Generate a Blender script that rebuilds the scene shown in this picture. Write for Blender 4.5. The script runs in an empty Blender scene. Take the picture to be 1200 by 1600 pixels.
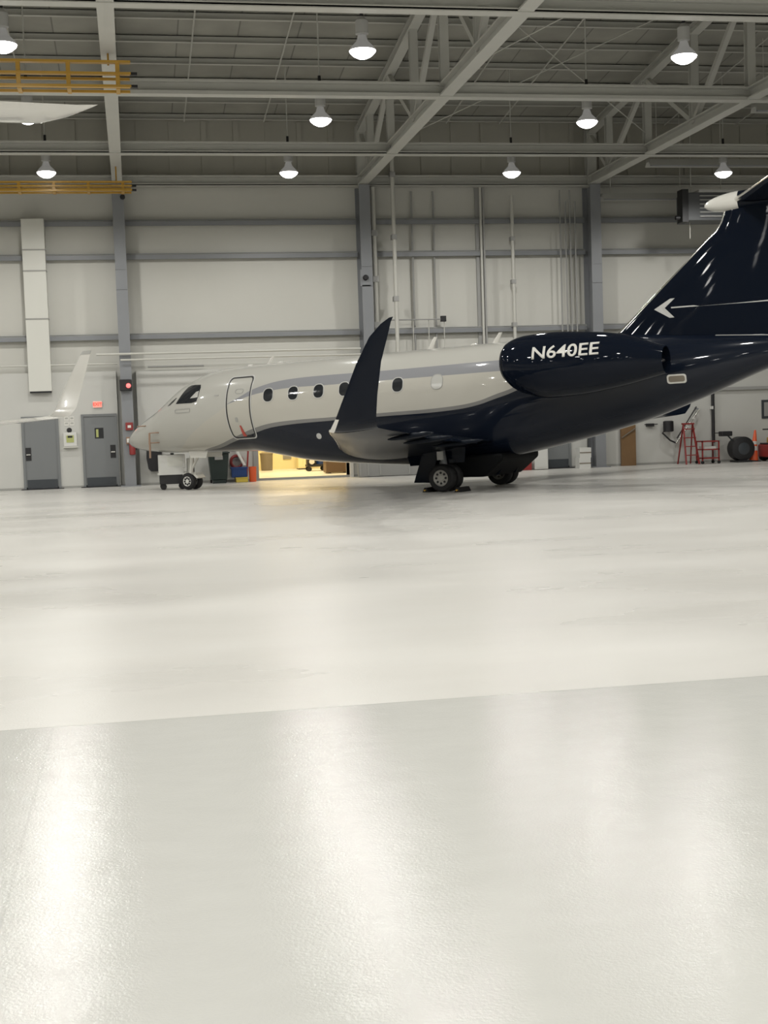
import bpy, bmesh, math, random
from mathutils import Vector, Matrix
random.seed(7)
sc = bpy.context.scene
COL = sc.collection

# ------------------------------------------------------------------ camera
F, YAW, PITCH, ROLL, CAMH = 2100.0, 0.181551525, 0.0682693728, -0.0331844765, 1.75
cam = bpy.data.cameras.new('camera')
cam.sensor_fit = 'VERTICAL'; cam.sensor_height = 32.0; cam.lens = F / 1600 * 32.0
cam.clip_start = 0.05; cam.clip_end = 300
co = bpy.data.objects.new('camera', cam); COL.objects.link(co)
fw = Vector((math.sin(YAW) * math.cos(PITCH), math.cos(YAW) * math.cos(PITCH), -math.sin(PITCH)))
rt = Vector((math.cos(YAW), -math.sin(YAW), 0)); up = rt.cross(fw)
r2 = rt * math.cos(ROLL) + up * math.sin(ROLL); u2 = -rt * math.sin(ROLL) + up * math.cos(ROLL)
M = Matrix.Identity(4)
for i in range(3):
    M[i][0], M[i][1], M[i][2] = r2[i], u2[i], -fw[i]
M[2][3] = CAMH
co.matrix_world = M
sc.camera = co

# ------------------------------------------------------------------ world, light levels, exposure
world = bpy.data.worlds.new('world'); sc.world = world; world.use_nodes = True
world.node_tree.nodes['Background'].inputs[0].default_value = (0.5, 0.55, 0.6, 1)
world.node_tree.nodes['Background'].inputs[1].default_value = 0.02
sc.view_settings.view_transform = 'Standard'; sc.view_settings.look = 'None'
sc.view_settings.gamma = 1.0; sc.view_settings.use_curve_mapping = False
sc.view_settings.exposure = 0.0
LAMP_W = 385.0          # every high bay lamp
LAMP_GLOW = 9.0         # the lit glass of the lamps
LAMP_COL = (1.0, 0.98, 0.935)
SIDE_ROOM_W = 240.0      # warm lamp of the room beyond the doorway

# ------------------------------------------------------------------ materials
def mat(name, col, rough=0.5, metal=0.0, coat=0.0, spec=0.5, noise=0.0, nscale=3.0, bump=0.0, bscale=40.0, emit=None, estr=0.0):
    m = bpy.data.materials.new(name); m.use_nodes = True
    nt = m.node_tree; b = nt.nodes['Principled BSDF']
    b.inputs['Base Color'].default_value = (*col, 1); b.inputs['Roughness'].default_value = rough
    b.inputs['Metallic'].default_value = metal; b.inputs['Coat Weight'].default_value = coat
    b.inputs['Coat Roughness'].default_value = 0.03; b.inputs['Coat IOR'].default_value = 1.34; b.inputs['Specular IOR Level'].default_value = spec
    if emit: b.inputs['Emission Color'].default_value = (*emit, 1); b.inputs['Emission Strength'].default_value = estr
    if noise or bump:
        tc = nt.nodes.new('ShaderNodeTexCoord')
    if noise:
        n = nt.nodes.new('ShaderNodeTexNoise'); n.inputs['Scale'].default_value = nscale; n.inputs['Detail'].default_value = 5
        nt.links.new(tc.outputs['Object'], n.inputs['Vector'])
        r = nt.nodes.new('ShaderNodeMix'); r.data_type = 'RGBA'
        r.inputs[6].default_value = (*[c * (1 - noise) for c in col], 1); r.inputs[7].default_value = (*[min(1, c * (1 + noise)) for c in col], 1)
        nt.links.new(n.outputs['Fac'], r.inputs[0]); nt.links.new(r.outputs[2], b.inputs['Base Color'])
    if bump:
        n2 = nt.nodes.new('ShaderNodeTexNoise'); n2.inputs['Scale'].default_value = bscale; n2.inputs['Detail'].default_value = 3
        nt.links.new(tc.outputs['Object'], n2.inputs['Vector'])
        bp = nt.nodes.new('ShaderNodeBump'); bp.inputs['Strength'].default_value = bump; bp.inputs['Distance'].default_value = 0.02
        nt.links.new(n2.outputs['Fac'], bp.inputs['Height']); nt.links.new(bp.outputs['Normal'], b.inputs['Normal'])
    return m

class G:            # tiny node helper
    def __init__(s, m): s.nt = m.node_tree; s.b = s.nt.nodes['Principled BSDF']
    def n(s, t, **k):
        x = s.nt.nodes.new(t)
        for a, v in k.items(): setattr(x, a, v)
        return x
    def put(s, sock, v):
        if hasattr(v, 'is_linked'): s.nt.links.new(v, sock)
        else: sock.default_value = v
    def math(s, op, a, b=0.0, c=None):
        x = s.n('ShaderNodeMath', operation=op); s.put(x.inputs[0], a); s.put(x.inputs[1], b)
        if c is not None: s.put(x.inputs[2], c)
        return x.outputs[0]
    def mix(s, f, a, b):
        x = s.n('ShaderNodeMix', data_type='RGBA'); s.put(x.inputs[0], f); s.put(x.inputs[6], a); s.put(x.inputs[7], b)
        return x.outputs[2]
    def xyz(s):
        t = s.n('ShaderNodeTexCoord'); p = s.n('ShaderNodeSeparateXYZ'); s.nt.links.new(t.outputs['Object'], p.inputs[0])
        return t.outputs['Object'], p.outputs[0], p.outputs[1], p.outputs[2]
    def noise(s, vec, scale, detail=4, rough=.5, sx=1, sy=1, sz=1):
        m = s.n('ShaderNodeMapping'); s.nt.links.new(vec, m.inputs[0]); m.inputs['Scale'].default_value = (sx, sy, sz)
        x = s.n('ShaderNodeTexNoise'); s.nt.links.new(m.outputs[0], x.inputs['Vector']); x.inputs['Scale'].default_value = scale
        x.inputs['Detail'].default_value = detail; x.inputs['Roughness'].default_value = rough
        return x.outputs['Fac']
    def ramp(s, v, lo, hi):
        x = s.n('ShaderNodeMapRange'); s.put(x.inputs[0], v); x.inputs[1].default_value = lo; x.inputs[2].default_value = hi
        return x.outputs[0]

MT = dict(
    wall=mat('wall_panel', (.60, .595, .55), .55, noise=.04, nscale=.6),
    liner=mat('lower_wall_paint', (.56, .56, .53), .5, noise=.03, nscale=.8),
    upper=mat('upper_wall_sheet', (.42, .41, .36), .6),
    steel=mat('grey_steel_paint', (.24, .25, .265), .45, noise=.06, nscale=2),
    girt=mat('girt_steel', (.36, .36, .35), .45),
    white_steel=mat('white_steel_paint', (.50, .50, .465), .5, noise=.07, nscale=1.5),
    duct=mat('duct_paint', (.66, .66, .61), .45), seam=mat('seam_grey', (.33, .33, .31), .5),
    pipe=mat('pipe_white', (.58, .575, .53), .4), cable=mat('cable_grey', (.34, .34, .33), .5),
    door=mat('door_grey', (.19, .20, .205), .4), doorframe=mat('door_frame_grey', (.22, .23, .235), .4),
    kick=mat('kick_plate', (.045, .052, .06), .35), black=mat('black_plastic', (.014, .014, .016), .5),
    rubber=mat('tyre_rubber', (.012, .012, .013), .7), glass=mat('dark_glass', (.02, .022, .025), .08),
    red=mat('red_paint', (.27, .03, .028), .45), redlit=mat('red_lamp_glow', (.8, .1, .1), .4, emit=(1, .13, .12), estr=2.2),
    exitlit=mat('exit_sign_glow', (.9, .2, .15), .4, emit=(1, .16, .12), estr=1.6), paper=mat('paper', (.75, .74, .70), .6),
    greenglow=mat('yellow_green_panel', (.42, .45, .16), .5), yellow=mat('yellow_paint', (.50, .29, .045), .35),
    plastic_green=mat('dark_green_plastic', (.018, .03, .028), .45), blue=mat('blue_plastic', (.015, .05, .19), .4),
    orange=mat('orange_plastic', (.75, .12, .04), .45), yellow_p=mat('yellow_plastic', (.65, .50, .08), .45),
    grey=mat('mid_grey_paint', (.30, .30, .29), .5), taupe=mat('taupe_plastic', (.20, .17, .13), .5),
    brown=mat('brown_wood', (.20, .115, .05), .5, noise=.15, nscale=4), card=mat('brown_carton', (.16, .10, .055), .6),
    room=mat('side_room_wall', (.78, .70, .42), .6), chrome=mat('bare_metal', (.72, .72, .70), .22, metal=1.0),
    navy=mat('navy_gloss_paint', (.005, .0075, .014), .10, coat=.6, spec=.0), plane_white=mat('white_gloss_paint', (.62, .61, .565), .25, coat=1.0),
    navy_wing=mat('navy_wing_paint', (.006, .0085, .014), .28, coat=.12, spec=.1),
    alu=mat('polished_aluminium', (.80, .79, .76), .18, metal=1.0), wheel=mat('wheel_hub_grey', (.42, .41, .38), .4, metal=.4),
    hubwhite=mat('white_hub', (.70, .70, .67), .4), dark_metal=mat('dark_exhaust_metal', (.03, .03, .033), .35, metal=.6),
    silver=mat('silver_paint', (.48, .48, .46), .35), trunk=mat('gear_bay_dark', (.004, .0045, .005), .6, spec=.1),
    letter=mat('silver_lettering', (.62, .61, .57), .35), lamp=mat('lamp_glass', (.9, .9, .9), .3, emit=LAMP_COL, estr=LAMP_GLOW),
    dome=mat('lamp_dome_glass', (.28, .28, .28), .2, emit=LAMP_COL, estr=.12), ballast=mat('lamp_housing', (.40, .40, .39), .4),
    pane_pale=mat('pale_window_shade', (.46, .46, .43), .2), heater=mat('heater_grey', (.10, .105, .11), .4),
    louver=mat('louver_pale', (.50, .50, .48), .4), flag=mat('red_streamer_cloth', (.42, .07, .05), .7), tan=mat('tan_cover', (.30, .20, .14), .7),
    white_plastic=mat('white_plastic', (.66, .66, .63), .4), tube_white=mat('pale_tube', (.42, .42, .39), .45),
)

def roof_mat():
    m = mat('roof_deck', (.25, .245, .215), .7); g = G(m); v, x, y, z = g.xyz()
    br = g.n('ShaderNodeTexBrick'); mp = g.n('ShaderNodeMapping'); g.nt.links.new(v, mp.inputs[0])
    mp.inputs['Scale'].default_value = (1, 1, 1); g.nt.links.new(mp.outputs[0], br.inputs['Vector'])
    br.inputs['Scale'].default_value = 1.0; br.inputs['Brick Width'].default_value = 1.55; br.inputs['Row Height'].default_value = 1.5
    br.offset = 0.0; br.inputs['Mortar Size'].default_value = .025; br.inputs['Mortar Smooth'].default_value = .6
    br.inputs['Color1'].default_value = (.37, .365, .325, 1); br.inputs['Color2'].default_value = (.32, .315, .28, 1); br.inputs['Mortar'].default_value = (.19, .19, .17, 1)
    n = g.noise(v, .7, 4); c = g.mix(g.ramp(n, .3, .7), (.8, .8, .8, 1), (1.1, 1.1, 1.1, 1))
    mm = g.n('ShaderNodeMix', data_type='RGBA', blend_type='MULTIPLY'); mm.inputs[0].default_value = 1
    g.put(mm.inputs[6], br.outputs[0]); g.put(mm.inputs[7], c); g.nt.links.new(mm.outputs[2], g.b.inputs['Base Color'])
    return m

def floor_mat():
    m = mat('epoxy_floor', (.70, .69, .64), .2, spec=.06); g = G(m); v, x, y, z = g.xyz()
    near = g.math('LESS_THAN', y, 8.1)
    big = g.ramp(g.noise(v, .35, 4, .5, .8, 1.7), .2, .8)
    fine = g.ramp(g.noise(v, 2.2, 5, .65, 1, 2), .3, .7)
    streak = g.ramp(g.noise(v, 1.1, 4, .55, .3, 1.4), .25, .75)
    far_c = g.mix(big, (.60, .59, .555, 1), (.74, .73, .695, 1))
    far_c = g.mix(g.math('MULTIPLY', streak, .35), far_c, (.67, .65, .605, 1))
    near_c = g.mix(fine, (.585, .585, .555, 1), (.61, .61, .58, 1))
    c = g.mix(near, far_c, near_c)
    # joints in the slab
    j1 = g.math('LESS_THAN', g.math('ABSOLUTE', g.math('SUBTRACT', y, 8.1)), .012)
    j2 = g.math('MULTIPLY', g.math('LESS_THAN', g.math('ABSOLUTE', g.math('SUBTRACT', x, -.55)), .008), near)
    j = g.math('MAXIMUM', j1, g.math('MULTIPLY', j2, .45))
    c = g.mix(g.math('MULTIPLY', j, .28), c, (.30, .30, .28, 1))
    g.nt.links.new(c, g.b.inputs['Base Color'])
    r_far = g.math('MULTIPLY_ADD', big, .10, .24)
    r_near = g.math('MULTIPLY_ADD', fine, .03, .10)
    mixr = g.n('ShaderNodeMix'); g.put(mixr.inputs[0], near); g.put(mixr.inputs[2], r_far); g.put(mixr.inputs[3], r_near)
    g.nt.links.new(mixr.outputs[0], g.b.inputs['Roughness'])
    bp = g.n('ShaderNodeBump'); bp.inputs['Strength'].default_value = .2; bp.inputs['Distance'].default_value = .006
    g.put(bp.inputs['Height'], g.math('ADD', g.noise(v, 70, 3, .6), g.math('MULTIPLY', g.noise(v, 5, 3), 2.0)))
    g.nt.links.new(bp.outputs['Normal'], g.b.inputs['Normal'])
    return m

# ------------------------------------------------------------------ mesh helpers
class MB:
    def __init__(s): s.bm = bmesh.new()
    def _add(s, vs, fs):
        v = [s.bm.verts.new(p) for p in vs]
        for f in fs:
            try: s.bm.faces.new([v[i] for i in f])
            except ValueError: pass
        return s
    def box(s, x0, x1, y0, y1, z0, z1):
        return s._add([(x0, y0, z0), (x1, y0, z0), (x1, y1, z0), (x0, y1, z0), (x0, y0, z1), (x1, y0, z1), (x1, y1, z1), (x0, y1, z1)],
                      [(3, 2, 1, 0), (4, 5, 6, 7), (0, 1, 5, 4), (1, 2, 6, 5), (2, 3, 7, 6), (3, 0, 4, 7)])
    def bar(s, p, q, w, h=None, upv=(0, 0, 1)):      # rectangular bar from p to q
        p, q = Vector(p), Vector(q); d = (q - p).normalized(); upv = Vector(upv)
        if abs(d.dot(upv)) > .98: upv = Vector((0, 1, 0))
        a = d.cross(upv).normalized() * w / 2; b = a.cross(d).normalized() * (h or w) / 2
        return s._add([p - a - b, p + a - b, p + a + b, p - a + b, q - a - b, q + a - b, q + a + b, q - a + b],
                      [(3, 2, 1, 0), (4, 5, 6, 7), (0, 1, 5, 4), (1, 2, 6, 5), (2, 3, 7, 6), (3, 0, 4, 7)])
    def ibeam(s, p, q, w, h, tf=.03, tw=.025, upv=(0, 0, 1)):
        p, q = Vector(p), Vector(q); d = (q - p).normalized(); upv = Vector(upv)
        b = (upv - d * upv.dot(d)).normalized()
        s.bar(p, q, tw, h - 2 * tf, upv)
        for k in (-1, 1): s.bar(p + b * k * (h - tf) / 2, q + b * k * (h - tf) / 2, w, tf, upv)
        return s
    def rings(s, rings, close_ends=True, loop=True):
        vs = [[s.bm.verts.new(p) for p in r] for r in rings]; n = len(vs[0])
        for a, b in zip(vs, vs[1:]):
            for i in range(n if loop else n - 1):
                j = (i + 1) % n
                try: s.bm.faces.new((a[i], a[j], b[j], b[i]))
                except ValueError: pass
        if close_ends:
            for r in (vs[0], vs[-1]):
                try: s.bm.faces.new(r)
                except ValueError: pass
        return s
    def lathe(s, prof, c=(0, 0, 0), axis='z', n=24, closed=True):
        c = Vector(c); R = []
        for (h, r) in prof:
            ring = []
            for i in range(n):
                a = 2 * math.pi * i / n; u, w = r * math.cos(a), r * math.sin(a)
                ring.append(c + Vector({'z': (u, w, h), 'x': (h, u, w), 'y': (u, h, w)}[axis]))
            R.append(ring)
        return s.rings(R, closed)
    def tube(s, pts, r, n=10):
        pts = [Vector(p) for p in pts]; R = []
        prev = None
        for i, p in enumerate(pts):
            d = (pts[min(i + 1, len(pts) - 1)] - pts[max(i - 1, 0)]).normalized()
            a = prev if prev is not None else (Vector((0, 0, 1)) if abs(d.z) < .9 else Vector((1, 0, 0)))
            a = (a - d * a.dot(d)).normalized(); b = d.cross(a); prev = a
            R.append([p + (a * math.cos(2 * math.pi * k / n) + b * math.sin(2 * math.pi * k / n)) * r for k in range(n)])
        return s.rings(R)
    def prism(s, poly, off):     # 3-d polygon and an offset vector
        off = Vector(off); n = len(poly); P = [Vector(p) for p in poly]
        return s._add(P + [p + off for p in P], [tuple(range(n))[::-1], tuple(range(n, 2 * n))] + [(i, (i + 1) % n, n + (i + 1) % n, n + i) for i in range(n)])
    def build(s, name, m, parent=None, smooth=False, bevel=0.0, angle=40):
        bmesh.ops.recalc_face_normals(s.bm, faces=s.bm.faces)
        me = bpy.data.meshes.new(name); s.bm.to_mesh(me); s.bm.free()
        me.materials.append(MT[m] if isinstance(m, str) else m)
        if smooth:
            me.polygons.foreach_set('use_smooth', [True] * len(me.polygons))
            try: me.set_sharp_from_angle(angle=math.radians(angle))
            except Exception: pass
        o = bpy.data.objects.new(name, me); COL.objects.link(o)
        if parent is not None: o.parent = parent
        if bevel:
            b = o.modifiers.new('bevel', 'BEVEL'); b.width = bevel; b.segments = 2; b.limit_method = 'ANGLE'
        return o

def tag(o, label, cat, group=None):
    o['label'] = label; o['category'] = cat
    if group: o['group'] = group
    return o
def thing(name, label, cat, loc=(0, 0, 0), rot=(0, 0, 0), group=None):
    o = bpy.data.objects.new(name, None); COL.objects.link(o); o.location = loc; o.rotation_euler = rot; o.empty_display_size = .2
    return tag(o, label, cat, group)
def struct(o): o['kind'] = 'structure'; return o
def copy_tree(o, loc=None, parent=None):
    c = o.copy(); COL.objects.link(c)
    if parent is not None: c.parent = parent
    if loc is not None: c.location = loc
    for ch in list(o.children): copy_tree(ch, None, c)
    return c

# ------------------------------------------------------------------ the hangar shell
WY = 42.1                       # inner face of the far wall
LY = 41.8                       # face of its lower liner
X0, X1, Y0 = -26.0, 36.0, -16.0
RIDGE_Y = 12.0
def roof_z(y): return 11.12 + (WY - (y if y > RIDGE_Y else 2 * RIDGE_Y - y)) * .102
ZR = roof_z(RIDGE_Y)
fm = floor_mat()
struct(MB().box(X0, X1, Y0, 54, -.3, 0).build('floor', fm))
rb = MB()
rb.prism([(X0, WY + .4, roof_z(WY + .4)), (X0, RIDGE_Y, ZR), (X0, Y0, roof_z(Y0)), (X0, Y0, roof_z(Y0) + .25), (X0, RIDGE_Y, ZR + .25), (X0, WY + .4, roof_z(WY + .4) + .25)], (X1 - X0, 0, 0))
struct(rb.build('ceiling', roof_mat()))
DX0, DX1, DZ = 3.76, 6.62, 3.1  # doorway into the lit side room
w = MB(); w.box(X0, X1, WY, WY + .35, DZ, 9.3); w.box(X0, DX0, WY, WY + .35, 0, DZ); w.box(DX1, X1, WY, WY + .35, 0, DZ)
struct(w.build('wall_back', 'wall'))
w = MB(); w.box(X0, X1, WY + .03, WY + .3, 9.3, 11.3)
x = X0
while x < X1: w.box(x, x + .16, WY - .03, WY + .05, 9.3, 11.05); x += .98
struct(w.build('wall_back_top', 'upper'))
w = MB(); w.box(X0 - .3, X0, Y0, 54, -.3, ZR + .4); struct(w.build('wall_left', 'wall'))
w = MB(); w.box(X1, X1 + .3, Y0, 54, -.3, ZR + .4); struct(w.build('wall_right', 'wall'))
w = MB(); w.box(X0, X1, Y0 - .3, Y0, -.3, ZR + .4); struct(w.build('wall_front', 'wall'))
COLX = [-15.3, -7.75, -.16, 7.3, 14.75, 22.3, 29.8]
edges = [X0] + COLX + [X1]
for i in range(len(edges) - 1):
    a = edges[i] + (.30 if i else 0); b = edges[i + 1] - (.30 if i < len(edges) - 2 else 0)
    m = MB()
    spans = [(a, DX0), (DX1, b)] if a < DX0 < b else [(a, b)]
    for p, q in spans: m.box(p, q, LY, WY, 0, 3.5)
    if len(spans) == 2: m.box(DX0, DX1, LY, WY, DZ, 3.5)
    struct(m.build('wall_back_liner', 'liner'))
    if a > 12:
        struct(MB().box(a, b, LY - .10, LY, 2.36, 2.46).build('trim_ledge', 'girt'))
    struct(MB().box(a, b, LY - .02, LY, 0, .07).build('baseboard_back', 'seam'))
# girts, one per bay and height
for z in (8.06, 7.05, 4.64):
    for i in range(len(edges) - 1):
        a = edges[i] + (.18 if i else 0); b = edges[i + 1] - (.18 if i < len(edges) - 2 else 0)
        g = MB(); g.box(a, b, WY - .22, WY, z - .03, z - .015); g.box(a, b, WY - .22, WY - .205, z - .17, z - .05)
        g.box(a, b, WY - .22, WY - .14, z - .185, z - .17)
        struct(g.build('trim_girt', 'steel')); struct(MB().prism([(a, WY - .222, z - .055), (a, WY - .16, z), (a, WY - .1, z), (a, WY - .1, z - .012), (a, WY - .155, z - .012), (a, WY - .21, z - .055)], (b - a, 0, 0)).build('trim_girt_lit_edge', 'white_steel'))  # pale lip over darker front: lamplight on the top edge put into colour
# columns
for i, x in enumerate(COLX):
    c = MB(); c.ibeam((x, WY - .4, 0), (x, WY - .4, 9.0), .34, .8, .03, .025, (0, 1, 0))
    c.box(x - .3, x + .3, WY - .85, WY - .02, 0, .03)
    c.box(x - .17, x + .17, WY - .82, WY - .8, 5.9, 5.93); c.box(x - .17, x + .17, WY - .82, WY - .8, 6.5, 6.53)
    struct(c.build('column_steel', 'steel'))
# purlins
y = WY - .5
while y > RIDGE_Y - 6:
    z = roof_z(y); m = MB()
    m.box(X0, X1, y - .01, y + .01, z - .18, z); m.box(X0, X1, y - .09, y + .01, z - .195, z - .18); m.box(X0, X1, y - .01, y + .07, z - .02, z)
    struct(m.build('trim_purlin', 'white_steel')); y -= 1.5
# rods running up the slope between the purlins
for x in (-14, -11.5, -5, -2.6, 1.9, 4.3, 10.0, 11.7, 17.2, 19.6):
    m = MB(); n = 14
    m.tube([(x, WY - .6 - k * (WY - RIDGE_Y) / n, roof_z(WY - .6 - k * (WY - RIDGE_Y) / n) - .27) for k in range(n + 1)], .022, 6)
    struct(m.build('trim_sag_rod', 'white_steel'))
# trusses
TR_Y = [WY - .35, 40.0, 36.85, 33.6, 30.35, 27.2, 24.05, 20.9, 17.75, 14.6, 12.0]
def truss(x, label):
    t = thing('roof_truss', label, 'truss', (x, WY - .4, 0), group='white roof trusses')
    def P(y, z): return (0, y - (WY - .4), z)
    m = MB(); m.ibeam(P(WY - .4, 9.17), P(RIDGE_Y, 9.17), .30, .28, .04, .04); m.build('bottom_chord', 'white_steel', t)
    m = MB(); m.ibeam(P(WY - .4, roof_z(WY - .4) - .42), P(RIDGE_Y, roof_z(RIDGE_Y) - .42), .26, .24, .03, .03); m.build('top_chord', 'white_steel', t)
    for i, y in enumerate(TR_Y[1:], 1):
        if y > RIDGE_Y: MB().ibeam(P(y, 9.3), P(y, roof_z(y) - .5), .2, .2, .025, .025, (0, 1, 0)).build('web_post', 'white_steel', t)
    for i in range(len(TR_Y) - 1):
        ya, yb = TR_Y[i], TR_Y[i + 1]
        if i % 2: MB().bar(P(ya, 9.25), P(yb, roof_z(yb) - .5), .13, .13, (1, 0, 0)).build('web_diagonal', 'white_steel', t)
        else: MB().bar(P(ya, roof_z(ya) - .5), P(yb, 9.25), .13, .13, (1, 0, 0)).build('web_diagonal', 'white_steel', t)
    MB().ibeam(P(WY - .38, 9.0), P(WY - .38, roof_z(WY - .4) - .3), .3, .3, .03, .03, (0, 1, 0)).build('end_post', 'white_steel', t)
    return t
truss(COLX[2], 'white roof truss at left, seen from below over the column between duct and jet nose')
truss(COLX[3], 'white roof truss in the middle, over the column behind the dark winglet')
truss(COLX[4], 'white roof truss at right, ending on the column left of the tail fin')
# horizontal strut beams at bottom-chord level
for y, lab in ((WY - .38, 'white beam along the top of the far wall at the column heads'), (36.85, 'white roof strut beam nearest the far wall'),
               (30.35, 'white roof strut beam in the middle, level with the yellow girder'), (24.05, 'white roof strut beam along the top edge of the photo')):
    m = MB(); m.ibeam((X0, y, 9.17), (X1, y, 9.17), .28, .32, .05, .03)
    m.box(X0, X1, y - .14, y - .12, 9.03, 9.09)
    tag(m.build('strut_beam', 'white_steel'), lab, 'beam', 'white strut beams under the roof')['kind'] = 'thing'
# bracing rods of the right bay
for k, (p, q) in enumerate((((7.5, 36.6, 9.4), (14.6, 30.6, 11.9)), ((7.5, 30.6, 12.0), (14.6, 36.6, 9.6)), ((7.5, 30.1, 9.5), (14.6, 24.3, 12.3)), ((14.95, 36.6, 9.5), (22.1, 30.6, 11.9)))):
    tag(MB().tube([p, q], .014, 6).build('bracing_rod', 'white_steel'),
        ['thin white bracing rod rising to the right between the middle and right trusses', 'thin white bracing rod falling to the right between the middle and right trusses',
         'thin white bracing rod in the front roof bay beside the big lamp', 'thin white bracing rod right of the right truss'][k], 'rod', 'roof bracing rods')

# ------------------------------------------------------------------ high bay lamps
def make_lamp():
    t = thing('high_bay_lamp', '-', 'lamp', (0, 0, 8.6), group='high bay lamps under the roof')
    MB().tube([(0, 0, .62), (0, 0, 1.0)], .035).build('neck', 'black', t)
    MB().lathe([(.30, .07), (.32, .12), (.56, .12), (.60, .08), (.64, .05)]).build('ballast_housing', 'ballast', t, True)
    MB().lathe([(.0, .235), (.02, .25), (.06, .235), (.12, .18), (.19, .11), (.30, .075), (.30, .06), (.18, .09), (.11, .16), (.05, .21), (.0, .22)], closed=False).build('dome', 'dome', t, True)
    MB().lathe([(-.13, .03), (-.12, .09), (-.08, .17), (-.02, .235), (.015, .25), (.03, .22), (.03, .02)]).build('lens', 'lamp', t, True)
    l = bpy.data.lights.new('lamp_light', 'SPOT'); l.energy = LAMP_W; l.color = LAMP_COL; l.spot_size = math.radians(175); l.spot_blend = .45; l.shadow_soft_size = .2
    lo = bpy.data.objects.new('lamp_light', l); COL.objects.link(lo); lo.parent = t; lo.location = (0, 0, -.32)
    return t
LX = [(-15.0, 'far left'), (-8.5, 'far left'), (-1.98, 'leftmost in view'), (4.5, 'second from left'), (10.85, 'third from left'), (17.25, 'rightmost')]
LYS = [(37.3, 'back row nearest the far wall'), (30.85, 'middle row'), (25.15, 'front row at the top of the photo'), (18.9, None), (12.6, None), (6.3, None), (0.0, None), (-6.3, None), (-12, None)]
lamp0 = make_lamp(); lamps = []
for y, row in LYS:
    for x, colw in LX:
        o = copy_tree(lamp0) if lamps else lamp0
        o.location = (x, y, 8.6); lamps.append(o)
        seen = row and -3 < x < 18
        o['label'] = ('lit high bay lamp, %s, %s' % (row, colw)) if seen else 'lit high bay lamp hanging outside the picture'
for o in lamps:
    MB().tube([(0, 0, .98), (0, 0, roof_z(o.location.y) - .01 - 8.6)], .016, 6).build('hanging_rod', 'white_steel', o)

# ------------------------------------------------------------------ things on the far wall
FY = LY   # liner face
def rect(m, x0, x1, z0, z1, y=FY, d=.03): m.box(x0, x1, y - d, y, z0, z1); return m
def make_door(num, x0, x1, z1, lockside, pane):
    o = MB(); rect(o, x0 - .07, x0, 0, z1 + .07, d=.05); rect(o, x1, x1 + .07, 0, z1 + .07, d=.05); rect(o, x0, x1, z1, z1 + .07, d=.05); rect(o, x0, x1, .0, z1, d=.02)
    d = o.build('door_%d' % num, 'door'); struct(d)
    rect(MB(), x0 + .03, x1 - .03, .03, .30, d=.03).build('kick_plate', 'kick', d)
    lx = x1 - .17 if lockside > 0 else x0 + .02
    k = rect(MB(), lx, lx + .16, .88, 1.27, d=.035).build('lock_plate', 'black', d)
    MB().bar((lx + .02, FY - .07, 1.06), (lx + .14, FY - .07, 1.06), .03).bar((lx + .04, FY - .07, 1.06), (lx + .04, FY, 1.06), .03).build('door_handle', 'chrome', k)
    rect(MB(), x0 - .15, x1 + .15, 0, .025, d=.12).build('threshold', 'black', d)
    if pane:
        p = MB(); rect(p, x0 + .32, x0 + .58, 1.48, 1.80, d=.03); p = p.build('window_pane', 'glass', d)
        rect(MB(), x0 + .36, x0 + .43, 1.52, 1.76, d=.034).build('notice', 'greenglow', p)
    return d
make_door(1, -3.25, -2.30, 2.13, -1, False)
make_door(2, -1.49, -.56, 2.15, 1, True)
t = thing('exit_sign', 'glowing red exit sign above the grey door with the window', 'sign', (-1.05, FY, 2.41))
MB().box(-.14, .14, -.06, 0, 0, .2).build('housing', 'white_plastic', t)
MB().box(-.125, .125, -.07, -.06, .02, .18).build('sign_face', 'exitlit', t)
def text_mesh(body, size, bold=0.0):
    cu = bpy.data.curves.new('txt', 'FONT'); cu.body = body; cu.size = size; cu.offset = bold; cu.align_x = 'CENTER'; cu.align_y = 'CENTER'; cu.resolution_u = 6
    ob = bpy.data.objects.new('txt', cu); COL.objects.link(ob); bpy.context.view_layer.update()
    me = bpy.data.meshes.new_from_object(ob.evaluated_get(bpy.context.evaluated_depsgraph_get()))
    bpy.data.objects.remove(ob); bpy.data.curves.remove(cu)
    bm = bmesh.new(); bm.from_mesh(me); bpy.data.meshes.remove(me)
    return bm
bm = text_mesh('EXIT', .13, .004); m = MB(); m.bm.free(); m.bm = bm
for v in bm.verts: v.co = (v.co.x, -.075, .10 + v.co.y)
MT['exit_letter'] = mat('exit_letter_red', (.8, .05, .04), .4, emit=(1, .04, .03), estr=2.0)
m.build('lettering', 'exit_letter', t)
for k, (x, z, l) in enumerate(((-1.99, 2.11, 'white paper notice, upper left of four between the grey doors'), (-1.83, 2.11, 'white paper notice, upper right of four between the grey doors'),
                          (-1.99, 1.96, 'white paper notice, lower left of four between the grey doors'), (-1.83, 1.96, 'white paper notice, lower right of four between the grey doors'))):
    t = tag(rect(MB(), x - .065, x + .065, z - .06, z + .06, d=.012).build('paper_notice', 'paper'), l, 'notice', 'notices between the doors')
    rect(MB(), x - .045, x + .045, z - .02, z + .035, y=FY - .012, d=.004).build('printed_block', 'pane_pale', t)
t = thing('wall_cabinet', 'white wall cabinet with yellow-green window between the two grey doors', 'cabinet', (-1.9, FY, 1.27))
MB().box(-.20, .20, -.16, 0, 0, .42).build('case', 'white_plastic', t, bevel=.02)
MB().box(-.11, .11, -.175, -.16, .12, .33).build('window', 'greenglow', t); MB().box(-.07, .07, -.18, -.175, .26, .32).build('label_strip', 'black', t)
MB().box(-.22, .22, -.18, 0, -.04, .0).build('tray', 'pipe', t)
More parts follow.
